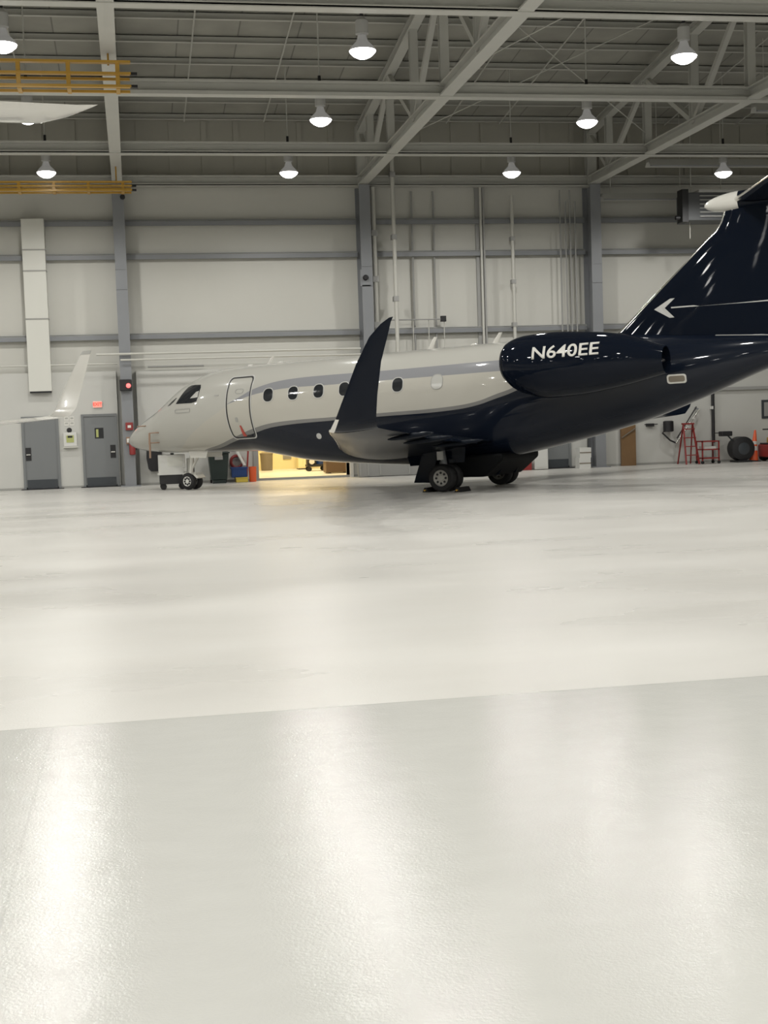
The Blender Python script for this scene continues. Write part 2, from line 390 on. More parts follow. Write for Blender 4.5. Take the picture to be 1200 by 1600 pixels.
t = thing('alarm_sounder', 'small black sounder on the wall above the white cabinet', 'alarm', (-1.92, FY, 1.76)); MB().lathe([(-.06, .05), (-.02, .075), (0, .075)], axis='y').build('body', 'black', t, True)
t = thing('warning_beacon', 'black beacon box with a glowing red lamp on the left column', 'beacon', (-.17, WY - .8, 2.88))
MB().box(-.19, .17, -.22, 0, 0, .34).build('housing', 'black', t, bevel=.02)
MB().lathe([(-.29, .02), (-.27, .055), (-.22, .07)], (.07, 0, .15), 'y').build('red_lamp', 'redlit', t, True)
t = thing('fire_alarm_box', 'square red fire alarm box on the left column above the jet nose tip', 'alarm box', (-.13, WY - .8, 1.70))
MB().box(-.11, .11, -.09, 0, 0, .23).build('case', 'red', t, bevel=.01); MB().box(-.05, .05, -.105, -.09, .07, .15).build('pull_bar', 'paper', t)
t = thing('fire_extinguisher', 'red fire extinguisher hung on the left column behind the jet nose tip', 'extinguisher', (-.07, WY - .92, .95))
MB().lathe([(0, .05), (.02, .09), (.40, .09), (.47, .05), (.50, .03), (.54, .03)]).build('cylinder', 'red', t, True)
MB().bar((-.02, 0, .56), (.12, -.05, .60), .03).build('handle', 'black', t); MB().tube([(.03, 0, .53), (.12, 0, .45), (.12, 0, .15)], .015).build('hose', 'black', t)
MB().box(-.05, .05, .09, .12, .1, .5).build('bracket', 'steel', t)
t = thing('wall_hook_box', 'tan box on the left column beside the jet nose tip', 'box', (-.12, WY - .8, 1.28)); MB().box(-.12, .06, -.12, 0, 0, .22).build('case', 'tan', t, bevel=.01); MB().box(-.10, .04, -.14, -.12, .05, .17).build('lid', 'paper', t)
# duct
t = thing('air_duct', 'white rectangular air duct dropping down the wall at the far left', 'duct', (-2.69, WY - .32, 0))
MB().box(-.33, .33, -.22, .10, 2.95, 8.05).build('duct_body', 'duct', t)
MB().box(-.33, .33, .10, .32, 7.3, 8.05).build('wall_stub', 'duct', t)
for z in (7.14, 6.52, 5.1): MB().box(-.345, .345, -.235, .10, z - .02, z + .02).build('flange', 'seam', t)
MB().box(-.31, .31, -.20, .08, 2.90, 2.95).build('outlet', 'black', t)
# pipes and conduits
def pipe(pts, r, label, m='pipe', name='wall_pipe', clips=True):
    t = thing(name, label, 'pipe', pts[0], group='pipes on the far wall'); o = Vector(pts[0])
    MB().tube([Vector(p) - o for p in pts], r, 12).build('pipe_run', m, t, True)
    if clips:
        a, b = Vector(pts[0]) - o, Vector(pts[-1]) - o
        for k in range(1, 4):
            c = a.lerp(b, k / 4); MB().box(c.x - r * 1.2, c.x + r * 1.2, c.y - r * 1.2, c.y + r + .12, c.z - r * 1.2, c.z + r * 1.2).build('clip', 'girt', t)
    return t
pipe([(7.62, WY - .45, 3.3), (7.62, WY - .45, 8.98)], .075, 'thick white vertical pipe just right of the middle column')
pipe([(8.2, WY - .74, 3.6), (8.2, WY - .74, 11.2)], .065, 'white vertical pipe rising above the dark winglet')
pipe([(12.1, WY - .40, 3.3), (12.1, WY - .40, 8.72)], .055, 'slim white vertical pipe left of the engine')
t = thing('cable_riser', 'grey channel riser right of the winglet, halfway between the two columns', 'channel', (11.1, WY - .05, 3.55), group='pipes on the far wall')
MB().box(-.12, .12, -.04, .04, 0, 5.45).build('channel', 'girt', t); MB().box(-.03, .03, -.26, -.20, 0, 5.45).build('conduit', 'pipe', t); MB().box(.07, .12, -.26, -.20, 0, 5.45).build('conduit', 'cable', t)
for k, x in enumerate((13.72, 13.9, 14.05, 14.22)):
    pipe([(x, WY - .30, 3.4), (x, WY - .30, 8.55 if k % 2 else 8.9)], .024, ['leftmost of the four thin conduits beside the right column', 'second from left of the four thin conduits beside the right column',
        'third from left of the four thin conduits beside the right column', 'rightmost of the four thin conduits beside the right column'][k], 'cable', 'conduit', False)
pipe([(8.9, WY - .12, 3.5), (8.9, WY - .12, 8.9)], .03, 'grey conduit right of the two white vertical pipes', 'cable', 'conduit', False)
pipe([(9.6, WY - .12, 3.5), (9.6, WY - .12, 8.9)], .03, 'grey conduit left of the channel riser', 'cable', 'conduit', False)
pipe([(-9, LY - .1, 3.72), (-.4, LY - .1, 3.72)], .03, 'thin white pipe running level above the left doors', clips=False)
pipe([(-1.0, WY - .9, 3.98), (1.9, WY - .9, 3.98), (7.0, WY - .9, 3.98)], .035, 'white pipe running level behind the jet, upper of two', clips=False)
pipe([(-.3, WY - .94, 3.80), (7.0, WY - .94, 3.80)], .03, 'white pipe running level behind the jet, lower of two', clips=False)
pipe([(.5, LY - .08, 3.60), (2.2, LY - .08, 3.60)], .03, 'short dark pipe on the wall above the cockpit', 'cable', clips=False)
t = thing('spray_rail', 'thin dark rail with a small valve on the wall right of the winglet tip', 'rail', (7.9, WY - .4, 4.87)); MB().tube([(0, 0, 0), (1.85, 0, 0)], .02).build('rail', 'cable', t); MB().box(1.78, 1.95, -.06, .06, -.08, .10).build('valve', 'black', t, bevel=.01)
for x in (.9, 1.4, 1.9): MB().tube([(x, .05, 0), (x, .05, -1.3)], .014, 6).build('drop', 'pipe', t)
t = thing('wall_speaker', 'small black device on a plate on the middle column', 'speaker', (7.24, WY - .8, 6.02)); MB().box(-.16, .16, -.02, 0, -.12, .38).build('plate', 'steel', t); MB().lathe([(-.13, .06), (-.10, .085), (-.02, .085)], (0, 0, .13), 'y').build('horn', 'black', t, True)
t = thing('wall_camera', 'small dark camera at the top of the left column', 'camera', (-.02, WY - .8, 8.62)); MB().box(-.03, .03, -.1, 0, 0, .06).build('bracket', 'pipe', t); MB().lathe([(-.16, .05), (-.13, .075), (-.08, .075)], (0, 0, 0), 'y').build('lens_ball', 'black', t, True)
# heater and tubes, top right
t = thing('unit_heater', 'dark louvred unit heater hung in front of the wall left of the tail top', 'heater', (17.95, WY - 2.0, 7.60))
MB().box(-.8, .72, -.45, .45, 0, .85).build('case', 'heater', t, bevel=.02); MB().box(-.45, .76, -.5, .5, .85, .93).build('hood', 'louver', t)
for k in range(6): MB().bar((-.42, -.48, .12 + k * .125), (.70, -.48, .12 + k * .125), .06, .025).build('louver', 'louver', t)
for x in (-.5, .5): MB().tube([(x, 0, .9), (x, 0, roof_z(WY - 2) - 7.60 - .02)], .015, 6).build('hanger', 'pipe', t)
MB().box(-1.0, -.8, -.5, -.1, -.05, .95).build('burner_box', 'black', t); MB().tube([(-1.15, -.3, .1), (-.95, -.3, .1)], .07).build('flue', 'black', t)
MB().tube([(-.55, 0, 0), (-.55, 0, -.5)], .015, 6).build('gas_pipe', 'pipe', t)
for k, (xa, xb, y, z, l) in enumerate(((14.95, 17.9, WY - .8, 8.6, 'lowest pale radiant tube, at the column head beside the unit heater'), (15.8, 24, 39.5, 9.32, 'pale radiant tube crossing above the unit heater'),
                                    (17.1, 26, 35.0, 9.95, 'highest pale radiant tube at the right edge under the roof'))):
    t = thing('radiant_tube', l, 'heating tube', (xa, y, z), group='pale radiant tubes')
    m = MB(); m.prism([(0, -.2, -.1), (0, -.12, .1), (0, .12, .1), (0, .2, -.1), (0, .1, .02), (0, -.1, .02)], (xb - xa, 0, 0)); m.build('reflector', 'tube_white', t)
    MB().tube([(.1, 0, -.05), (xb - xa - .1, 0, -.05)], .05).build('tube', 'steel', t)
    for q in (.3, (xb - xa) - .3): MB().tube([(q, 0, .08), (q, 0, roof_z(y) - z - .02)], .012, 6).build('hanger', 'pipe', t)
# yellow girders
def girder(y, z0, z1, label):
    t = thing('yellow_girder', label, 'girder', (.25, y, z0), group='yellow overhead girders')
    L = -14.0; H = z1 - z0
    for z in (0.0, H * .52, H): MB().box(L, 0, -.06, .06, z - .024, z + .024).build('rail', 'yellow', t)
    for z in (0.0, H * .52): MB().box(L, -.02, .38, .44, z - .024, z + .024).build('rail', 'yellow', t)
    x = -.25
    while x > L: MB().box(x - .04, x + .04, -.04, .04, 0, H).build('post', 'yellow', t); MB().box(x - .04, x + .04, .05, .5, -.03, .03).build('cross_tie', 'yellow', t); x -= .93
    for z in (0.0, H * .52): MB().box(-.02, .12, -.05, .05, z - .025, z + .025).build('end_stop', 'black', t)
    for x in (-.42, -8.0): MB().tube([(x, .25, H), (x, .25, 9.05 - z0)], .02, 6).build('hanger', 'yellow', t)
    return t
girder(26.9, 8.34, 8.80, 'bright yellow railed girder under the roof at the upper left, nearer one')
girder(38.4, 8.34, 8.56, 'dull yellow railed girder at the upper left against the far wall top')

def pchip(pts):
    xs=[p[0] for p in pts]; ys=[p[1] for p in pts]; n=len(xs)
    d=[(ys[i+1]-ys[i])/(xs[i+1]-xs[i]) for i in range(n-1)]
    m=[d[0]]+[0 if d[i-1]*d[i]<=0 else 2*d[i-1]*d[i]/(d[i-1]+d[i]) for i in range(1,n-1)]+[d[-1]]
    def f(x):
        if x<=xs[0]: return ys[0]
        if x>=xs[-1]: return ys[-1]
        i=0
        while x>xs[i+1]: i+=1
        h=xs[i+1]-xs[i]; t=(x-xs[i])/h
        return ((1+2*t)*(1-t)**2*ys[i]+t*(1-t)**2*h*m[i]+t*t*(3-2*t)*ys[i+1]+t*t*(t-1)*h*m[i+1])
    return f
F_TOP=pchip([(-2.0,1.44),(-1.95,1.53),(-1.73,1.74),(-1.21,2.03),(-.61,2.33),(-.22,2.58),(.24,2.87),(.63,3.02),(1.11,3.17),(1.65,3.24),(2.8,3.27),(9.5,3.27),(12.5,3.2),(14.5,3.06),(16,2.94),(17.4,2.78),(18.0,2.62)])
F_BOT=pchip([(-2.0,1.42),(-1.95,1.35),(-1.76,1.24),(-1.26,1.13),(-.41,1.05),(.57,1.01),(1.3,.99),(2.37,.97),(2.8,.9),(3.3,.8),(4.3,.62),(5.4,.52),(6.8,.42),(8,.37),(9.2,.40),(10.24,.56),(11.4,.77),(13,1.12),(14.5,1.6),(15.9,2.13),(17.2,2.5),(18.0,2.58)])
F_WID=pchip([(-2.0,.02),(-1.95,.1),(-1.73,.27),(-1.21,.52),(-.61,.74),(0,.9),(.65,1.03),(1.5,1.12),(2.3,1.15),(9.5,1.15),(11,1.06),(12.5,.9),(14,.68),(15.5,.45),(17,.2),(17.7,.08),(18.0,.02)])
F_MID=pchip([(-2.0,1.43),(-1.2,1.5),(0,1.85),(1.2,2.05),(2.4,2.12),(9.5,2.12),(12,2.1),(14,2.25),(16,2.5),(18,2.6)])
F_EXP=pchip([(-2,2),(2.4,2),(4.5,2.5),(6,2.9),(9,2.9),(11,2.3),(12.5,2),(18,2)])
def fpt(s,th):   # th 0 = top, pi/2 = port side, pi = bottom
    c,sn=math.cos(th),math.sin(th); m=F_MID(s)
    n=2.0 if c>=0 else F_EXP(s)
    h=(F_TOP(s)-m) if c>=0 else (m-F_BOT(s))
    return F_WID(s)*math.copysign(abs(sn)**(2/n),sn), m+h*math.copysign(abs(c)**(2/n),c)
def fside(s,z):  # half width of the body at height z
    m=F_MID(s)
    if z>=m: n=2.0; q=(z-m)/max(1e-6,F_TOP(s)-m)
    else: n=F_EXP(s); q=(m-z)/max(1e-6,m-F_BOT(s))
    if q>=1: return 0.
    return F_WID(s)*(1-q**n)**(1/n)
# ------------------------------------------------------------------ the business jet (s aft, t to port, z up)
def V(s, t, z): return Vector((s, -t, z))
def paint_mat():
    m = mat('jet_paint', (.6, .6, .6), .22, coat=1.0, spec=.05); g = G(m); v, x, y, z = g.xyz()
    xs = g.math('DIVIDE', g.math('ADD', x, 2.2), 20.4)
    def curve(pts):
        c = g.n('ShaderNodeFloatCurve'); cv = c.mapping.curves[0]; c.mapping.use_clip = False
        P = [((s + 2.2) / 20.4, h / 4.0) for s, h in pts]
        cv.points[0].location = P[0]; cv.points[1].location = P[-1]
        for p in P[1:-1]: cv.points.new(*p)
        c.mapping.update(); g.put(c.inputs['Value'], xs)
        return g.math('MULTIPLY', c.outputs[0], 4.0)
    navy = curve([(-2.2, .2), (.6, .97), (.98, 1.05), (1.52, 1.11), (2.17, 1.26), (3.13, 1.48), (3.5, 1.55), (4.1, 1.60), (5.4, 1.63), (6.8, 1.65), (8.6, 1.68), (9.27, 1.74), (9.94, 1.90), (10.3, 2.0), (11.2, 2.4), (12.0, 3.1), (12.4, 4.0), (18.2, 4.0)])
    gray = curve([(-2.2, .2), (.55, .97), (.94, 1.08), (1.56, 1.19), (2.13, 1.34), (3.09, 1.59), (3.5, 1.66), (4.1, 1.70), (5.4, 1.715), (6.8, 1.735), (8.6, 1.77), (9.28, 1.83), (9.94, 2.0), (10.3, 2.1), (11.0, 2.45), (11.7, 3.1), (12.1, 4.0), (18.2, 4.0)])
    btop = curve([(-2.2, .3), (1.5, 1.9), (2.2, 2.22), (2.36, 2.29), (2.68, 2.42), (3.02, 2.57), (3.41, 2.675), (3.77, 2.735), (4.36, 2.775), (5.0, 2.785), (6.9, 2.775), (9.87, 2.79), (18.2, 2.8)])
    bbot = curve([(-2.2, .3), (1.5, 1.9), (2.2, 2.215), (2.63, 2.33), (3.0, 2.42), (3.4, 2.48), (4.0, 2.53), (5.4, 2.53), (9.93, 2.53), (18.2, 2.53)])
    sw = curve([(-2.2, .6), (.3, 1.2), (.66, 1.40), (1.47, 1.83), (2.09, 2.12), (2.21, 2.20), (2.63, 2.33), (3.4, 2.48), (4.0, 2.53), (18.2, 2.53)])
    inb = g.math('MULTIPLY', g.math('LESS_THAN', z, btop), g.math('GREATER_THAN', z, bbot))
    low = g.math('LESS_THAN', z, sw)
    c = g.mix(low, (.435, .43, .395, 1), (.46, .445, .395, 1))
    c = g.mix(inb, c, (.255, .26, .275, 1))
    isg = g.math('LESS_THAN', z, gray); isn = g.math('LESS_THAN', z, navy)
    c = g.mix(isg, c, (.20, .198, .19, 1)); c = g.mix(isn, c, (.006, .009, .017, 1))
    g.nt.links.new(c, g.b.inputs['Base Color'])
    return m
JP = (1.45, 37.75, 0.0)
jet = thing('business_jet', 'white and navy twin-engine business jet with dark tail parked across the hangar', 'airplane', JP, (0, -.028, math.radians(-39)))
paint = paint_mat()
def body(name, m, parent, ns=150, nt=72):
    b = MB(); R = []
    for i in range(ns + 1):
        u = i / ns; s = -1.998 + 19.99 * (u if u > .12 else .12 * (u / .12) ** 1.7)
        R.append([V(s, *fpt(s, 2 * math.pi * k / nt)) for k in range(nt)])
    b.rings(R); return b.build(name, m, parent, True, angle=60)
fus = body('fuselage', paint, jet)
def patch(poly, off, inner=None, depth=.012, sub=6, smoothn=0, side=1):
    """closed shell lying on the fuselage; poly in (s, z); inner makes a ring"""
    def dens(P):
        out = []
        for i in range(len(P)):
            a, b = P[i], P[(i + 1) % len(P)]; n = max(1, int(math.hypot(b[0] - a[0], b[1] - a[1]) / .05))
            out += [(a[0] + (b[0] - a[0]) * k / n, a[1] + (b[1] - a[1]) * k / n) for k in range(n)]
        return out
    def on(s, z, o): return V(s, side * (fside(s, z) + o), z)
    b = MB(); P = dens(poly)
    if inner:
        cx = sum(p[0] for p in P) / len(P); cz = sum(p[1] for p in P) / len(P)
        Q = [(p[0] + (q[0]), p[1] + q[1]) for p, q in zip(P, [(0, 0)] * len(P))]
        W = max(abs(p[0] - cx) for p in P); H = max(abs(p[1] - cz) for p in P)
        Q = [(cx + (p[0] - cx) * (1 - inner / W), cz + (p[1] - cz) * (1 - inner / H)) for p in P]
        b.rings([[on(*p, -depth) for p in P], [on(*p, off) for p in P], [on(*p, off) for p in Q], [on(*p, -depth) for p in Q]], False)
        return b
    cx = sum(p[0] for p in P) / len(P); cz = sum(p[1] for p in P) / len(P); R = [[on(*p, -depth) for p in P]]
    for k in range(sub):
        f = 1 - k / sub; R.append([on(cx + (p[0] - cx) * f, cz + (p[1] - cz) * f, off) for p in P])
    f = .02; R.append([on(cx + (p[0] - cx) * f, cz + (p[1] - cz) * f, off) for p in P])
    b.rings(R, False); b.bm.faces.new(list(b.bm.verts)[-len(P):])
    return b
def rrect(s0, s1, z0, z1, r, n=5):
    out = []
    for cx, cz, a0 in ((s1 - r, z1 - r, 0), (s0 + r, z1 - r, 90), (s0 + r, z0 + r, 180), (s1 - r, z0 + r, 270)):
        out += [(cx + r * math.cos(math.radians(a0 + 90 * k / n)), cz + r * math.sin(math.radians(a0 + 90 * k / n))) for k in range(n + 1)]
    return out
for side in (1, -1):
    for s in (3.53, 4.29, 5.05, 5.80, 6.55, 7.31, 8.38):
        pale = s > 8
        o = patch(rrect(s - .145, s + .145, 2.225, 2.565, .12), .006, side=side).build('cabin_window', 'pane_pale' if pale else 'glass', jet, True)
        if pale: o['label'] = 'pale shaded cabin window'
        patch(rrect(s - .16, s + .16, 2.21, 2.58, .135), .009, .018, side=side).build('window_rim', 'silver' if not pale else 'seam', o)
    cw = patch([(.40, 2.36), (.49, 2.50), (.58, 2.65), (.68, 2.79), (.80, 2.835), (1.0, 2.835), (1.21, 2.82), (1.25, 2.74), (1.24, 2.50), (1.20, 2.38), (1.02, 2.345)], .006, side=side).build('cockpit_window', 'glass', jet, True)
    patch([(.95, 2.475), (1.14, 2.64), (1.23, 2.66), (1.225, 2.49), (1.1, 2.478)], .012, side=side).build('window_blind', 'pane_pale', cw, True)
    patch([(.02, 2.315), (.14, 2.34), (.27, 2.42), (.37, 2.52), (.33, 2.53), (.15, 2.42)], .006, side=side).build('windscreen', 'glass', jet, True)
# entry door
door = patch(rrect(2.22, 2.97, 1.335, 2.93, .10), .004, sub=14).build('entry_door', paint, jet, True)
patch(rrect(2.215, 2.975, 1.33, 2.935, .10), .010, .032).build('door_seal', 'black', door)
patch(rrect(2.185, 3.005, 1.30, 2.965, .12), .008, .026).build('door_surround', 'silver', door)
patch(rrect(2.48, 2.74, 2.49, 2.62, .06), .012, .014).build('door_handle_recess', 'seam', door)
patch(rrect(2.46, 2.54, 1.75, 1.88, .03), .012).build('latch', 'seam', door)
patch([(2.555, 1.66), (2.595, 1.66), (2.65, 1.42), (2.66, 1.37), (2.55, 1.37)], .02).build('red_streamer', 'flag', door)
patch([(2.66, 1.37), (2.84, 1.37), (2.84, 1.41), (2.70, 1.40)], .016).build('black_latch', 'black', door)
# nose details
patch(rrect(.40, .98, 2.10, 2.215, .03), .008, .02).build('static_port_panel', 'seam', jet)
patch(rrect(1.80, 1.95, 2.475, 2.51, .015), .008).build('vent', 'seam', jet)
patch([(4.95 + .075 * math.cos(a * math.pi / 10), 1.26 + .075 * math.sin(a * math.pi / 10)) for a in range(20)], .008).build('round_port', 'silver', jet)
patch(rrect(13.89, 14.31, 1.955, 2.16, .06), .012, .035).build('vent_frame', 'letter', jet)
patch(rrect(13.92, 14.28, 1.985, 2.13, .04), .008).build('vent_grille', 'taupe', jet)
for (s, z, h) in ((-.52, 1.35, .16), (-.40, 1.62, .12), (-1.02, 1.83, 0.1)):
    t0 = fside(s, z); m = MB(); m.tube([V(s + .1, t0 - .02, z), V(s + .06, t0 + .10, z), V(s - .16, t0 + .11, z)], .016, 8); o = m.build('pitot_probe', 'tan', jet, True)
    if h > .11: MB().tube([V(s - .16, t0 + .11, z), V(s - .17, t0 + .12, z - 2.6 * h)], .028, 8).build('cover_streamer', 'tan', o)
for (s, h) in ((2.78, .2), (7.6, .28), (9.36, .24)):
    m = MB(); z0 = F_TOP(s) - .04
    R = []
    for k in range(5):
        u = k / 4; c = .17 * (1 - .45 * u); s0 = s + .22 * u
        R.append([V(s0 + c * (.5 - .5 * math.cos(q)), .018 * math.sin(q), z0 + (h + .04) * u) for q in [2 * math.pi * i / 12 for i in range(12)]])
    m.rings(R).build('blade_antenna', 'plane_white', jet, True)
for s in (2.3, 3.25, 8.9, 6.2): MB().lathe([(0, .09), (.03, .085), (.05, .05), (.055, .01)], tuple(V(s, 0, F_TOP(s) - .012)), 'z', 16).build('top_beacon', 'plane_white', jet, True)
# lofted surfaces -----------------------------------------------------
def af(x):  # symmetric thickness law
    return 5 * (.2969 * math.sqrt(max(x, 0)) - .126 * x - .3516 * x * x + .2843 * x ** 3 - .1036 * x ** 4)
def loop_pts(le, te, thick, n, frac=1.0, grow=0.0, low=1.0, N=14):
    le, te, n = Vector(le), Vector(te), Vector(n); c = te - le; L = c.length; out = []
    X = [frac * (.5 - .5 * math.cos(math.pi * i / N)) for i in range(N + 1)]
    for x in reversed(X): out.append(le + c * x + n * (af(x) * thick * L + grow * (1 if x > 0 else 0)) - c.normalized() * (grow if x == 0 else 0))
    for x in X[1:]: out.append(le + c * x - n * (af(x) * thick * L * low + grow))
    return out
def loft(secs, name, m, parent, frac=1.0, grow=0.0, angle=50):
    b = MB(); R = [loop_pts(*s[:4], frac, grow, *(s[4:5] or (1.0,))) for s in secs]
    return b.rings(R).build(name, m, parent, True, angle=angle)
def wing(k, nm, P):
    S = []
    for t, le, te, zl, zt, th, low in ((0.6, 5.25, 9.75, 1.0, .88, .13, 1.35), (1.3, 5.62, 9.65, 1.05, .92, .14, 1.45), (2.4, 6.25, 9.55, 1.08, .97, .125, 1.3), (3.8, 7.05, 9.55, 1.12, 1.05, .115, 1.15), (6.0, 8.3, 10.2, 1.19, 1.15, .11, 1.0), (8.4, 9.65, 10.95, 1.26, 1.25, .11, 1.0), (9.35, 10.2, 11.22, 1.30, 1.30, .10, 1.0)):
        S.append((V(le, k * t, zl), V(te, k * t, zt), th, (0, 0, 1), low))
    w = loft(S, nm, P['main'], P['root'])
    loft(S[1:], 'leading_edge', P['edge'], w, .022, .005)
    W = [(9.35, 10.2, 11.22, 1.30, 1.30, 0), (9.62, 10.40, 11.34, 1.32, 1.33, 25), (9.80, 10.62, 11.44, 1.50, 1.52, 55), (9.90, 10.86, 11.54, 1.85, 1.87, 74), (10.03, 11.22, 11.72, 2.40, 2.42, 78), (10.12, 11.56, 11.93, 2.84, 2.86, 78), (10.16, 11.82, 12.02, 3.04, 3.06, 78), (10.18, 12.0, 12.08, 3.13, 3.14, 78)]
    S2 = [(V(a, k * t, z0), V(b_, k * t, z1), .085, V(0, -k * math.sin(math.radians(c)), math.cos(math.radians(c)))) for t, a, b_, z0, z1, c in W]
    wl = loft(S2, 'winglet', 'navy', P['root'])
    loft(S2[:3], 'leading_edge', P['edge'], wl, .10, .006)
    for t, s0, l, z in ((2.6, 8.9, 1.3, .86), (4.6, 9.2, 1.2, .98), (6.6, 9.9, 1.05, 1.08)):
        m = MB(); R = [[V(s0 + l * u, k * t + .05 * math.sqrt(max(0, 1 - (2 * u - 1) ** 2)) * math.cos(q), z + .09 * u + .055 * math.sqrt(max(0, 1 - (2 * u - 1) ** 2)) * math.sin(q)) for q in [2 * math.pi * i / 12 for i in range(12)]] for u in [.01 + .98 * j / 12 for j in range(13)]]
        m.rings(R).build('flap_fairing', P['main'], w, True)
    return w
PJ = dict(main='navy_wing', edge='alu', root=jet)
wp = wing(1, 'wing', PJ); ws = wing(-1, 'wing', PJ)
for t0, t1 in ((1.7, 4.3), (4.5, 6.9)):   # flap panels just off the trailing edge
    z = lambda t: .90 + (t - 1.3) * .062
    e = lambda t: 9.56 if t < 3.8 else 9.55 + (t - 3.8) * .29
    MB().prism([V(e(t0) - .3, t0, z(t0) + .03), V(e(t1) - .3, t1, z(t1) + .03), V(e(t1) + .07, t1, z(t1) - .06), V(e(t0) + .07, t0, z(t0) - .06)], (0, 0, .03)).build('flap', 'navy', wp)
# engines
NC = 2.05
N_TOP = pchip([(10.65, 3.02), (10.7, 3.08), (10.82, 3.15), (11.1, 3.22), (11.7, 3.245), (12.6, 3.18), (13.3, 3.08), (14.3, 2.74)])
N_BOT = pchip([(10.65, 2.22), (10.7, 2.17), (10.82, 2.05), (11.1, 1.91), (11.65, 1.79), (12.3, 1.81), (13.2, 1.92), (14.3, 2.14)])
N_W = pchip([(10.65, .48), (10.7, .53), (10.82, .60), (11.1, .67), (11.7, .72), (12.6, .68), (13.3, .58), (14.3, .34)])
def nside(s, z):
    c = (N_TOP(s) + N_BOT(s)) / 2; h = (N_TOP(s) - N_BOT(s)) / 2
    q = (z - c) / h
    return NC + N_W(s) * math.sqrt(max(0, 1 - q * q))
def nring(s, k, f=1.0):
    c = (N_TOP(s) + N_BOT(s)) / 2; h = (N_TOP(s) - N_BOT(s)) / 2
    return [V(s, k * NC + N_W(s) * f * math.sin(a), c + h * f * math.cos(a)) for a in [2 * math.pi * i / 48 for i in range(48)]]
for k in (1, -1):
    SS = [10.65, 10.67, 10.7, 10.75, 10.82, 10.95, 11.1] + [11.1 + 3.2 * i / 24 for i in range(1, 25)]
    m = MB(); R = [nring(s, k) for s in SS]; R = [nring(11.0, k, .72), nring(10.7, k, .93)] + R + [nring(14.3, k, .93), nring(13.9, k, .85)]
    eng = m.rings(R, False).build('engine_nacelle', 'navy', jet, True)
    m = MB(); m.rings([nring(13.92, k, .86), nring(13.92, k, .05)], True).build('exhaust_nozzle', 'dark_metal', eng)
    m = MB(); m.lathe([(13.9, .15), (14.1, .10), (14.27, .02)], tuple(V(0, k * NC, 2.43)), 'x').build('exhaust_cone', 'dark_metal', eng, True)
    m = MB(); m.rings([nring(10.98, k, .75), nring(10.98, k, .05)], True).build('fan_face', 'dark_metal', eng)
    m = MB(); m.rings([nring(10.653, k, 1.0), nring(10.635, k, .97), nring(10.66, k, .93), nring(10.72, k, .94), nring(10.71, k, 1.012)], False, True).build('intake_lip', 'navy', eng, True)
    loft([(V(11.2, k * .7, 2.62), V(13.9, k * .7, 2.70), .10, (0, 0, 1)), (V(11.4, k * 1.75, 2.60), V(13.7, k * 1.75, 2.58), .10, (0, 0, 1))], 'pylon', 'navy', jet)
    if k == 1:
        bm = text_mesh('N640EE', .40, .006); bmesh.ops.triangulate(bm, faces=bm.faces)
        for _ in range(2): bmesh.ops.subdivide_edges(bm, edges=[e for e in bm.edges if e.calc_length() > .05], cuts=1)
        xs = [v.co.x for v in bm.verts]; ys = [v.co.y for v in bm.verts]; w0, h0 = max(xs) - min(xs), max(ys) - min(ys)
        cx, cy = (max(xs) + min(xs)) / 2, (max(ys) + min(ys)) / 2
        ext = bmesh.ops.extrude_face_region(bm, geom=list(bm.faces)); top = {e for e in ext['geom'] if isinstance(e, bmesh.types.BMVert)}
        for v in bm.verts:
            s = 12.26 + (v.co.x - cx) / w0 * 1.50; z = 2.775 + (v.co.y - cy) / h0 * .28
            v.co = V(s, nside(s, z) + (.008 if v in top else -.004), z)
        m = MB(); m.bm.free(); m.bm = bm; m.build('registration_lettering', 'letter', eng)
# fin, tailplane
FS_ = [(2.75, 12.00, 16.75, .075), (3.23, 12.58, 16.85, .075), (4.15, 13.63, 17.0, .08), (5.08, 14.70, 17.2, .085), (5.28, 14.95, 17.25, .09), (5.45, 15.06, 17.28, .095), (5.62, 15.12, 17.3, .10), (5.90, 15.2, 17.35, .10)]
FLE = pchip([(a, b) for a, b, c, d in FS_]); FTE = pchip([(a, c) for a, b, c, d in FS_]); FTH = pchip([(a, d) for a, b, c, d in FS_])
def finside(s, z):
    L = FTE(z) - FLE(z); x = min(1, max(0, (s - FLE(z)) / L)); return af(x) * FTH(z) * L
fin = loft([(V(b, 0, a), V(c, 0, a), d, (0, 1, 0)) for a, b, c, d in FS_], 'tail_fin', 'navy', jet)
loft([(V(b, 0, a), V(c, 0, a), d, (0, 1, 0)) for a, b, c, d in FS_[1:]], 'leading_edge', 'alu', fin, .022, .004)
def ellip(s0, s1, sc_, zc, rw, rz, a, b, n=20):
    R = []
    for i in range(n + 1):
        s = a + (b - a) * i / n
        f = math.sqrt(max(1e-4, 1 - ((sc_ - s) / (sc_ - s0)) ** 2)) if s < sc_ else math.sqrt(max(1e-4, 1 - ((s - sc_) / (s1 - sc_)) ** 2))
        z = zc + .05 * (s - s0) / 1.0 * (1 if s < 16 else 0) + (.05 * (16 - s0) if s >= 16 else 0)
        R.append([V(s, rw * f * math.sin(q), z + rz * f * math.cos(q)) for q in [2 * math.pi * k / 24 for k in range(24)]])
    return MB().rings(R)
o = ellip(14.72, 18.4, 15.5, 5.86, .22, .21, 14.725, 15.50).build('fairing_tip', 'plane_white', fin, True); o['label'] = 'pale rounded fairing tip'
ellip(14.72, 18.4, 15.5, 5.86, .215, .205, 15.48, 18.39).build('tail_fairing', 'navy', fin, True)
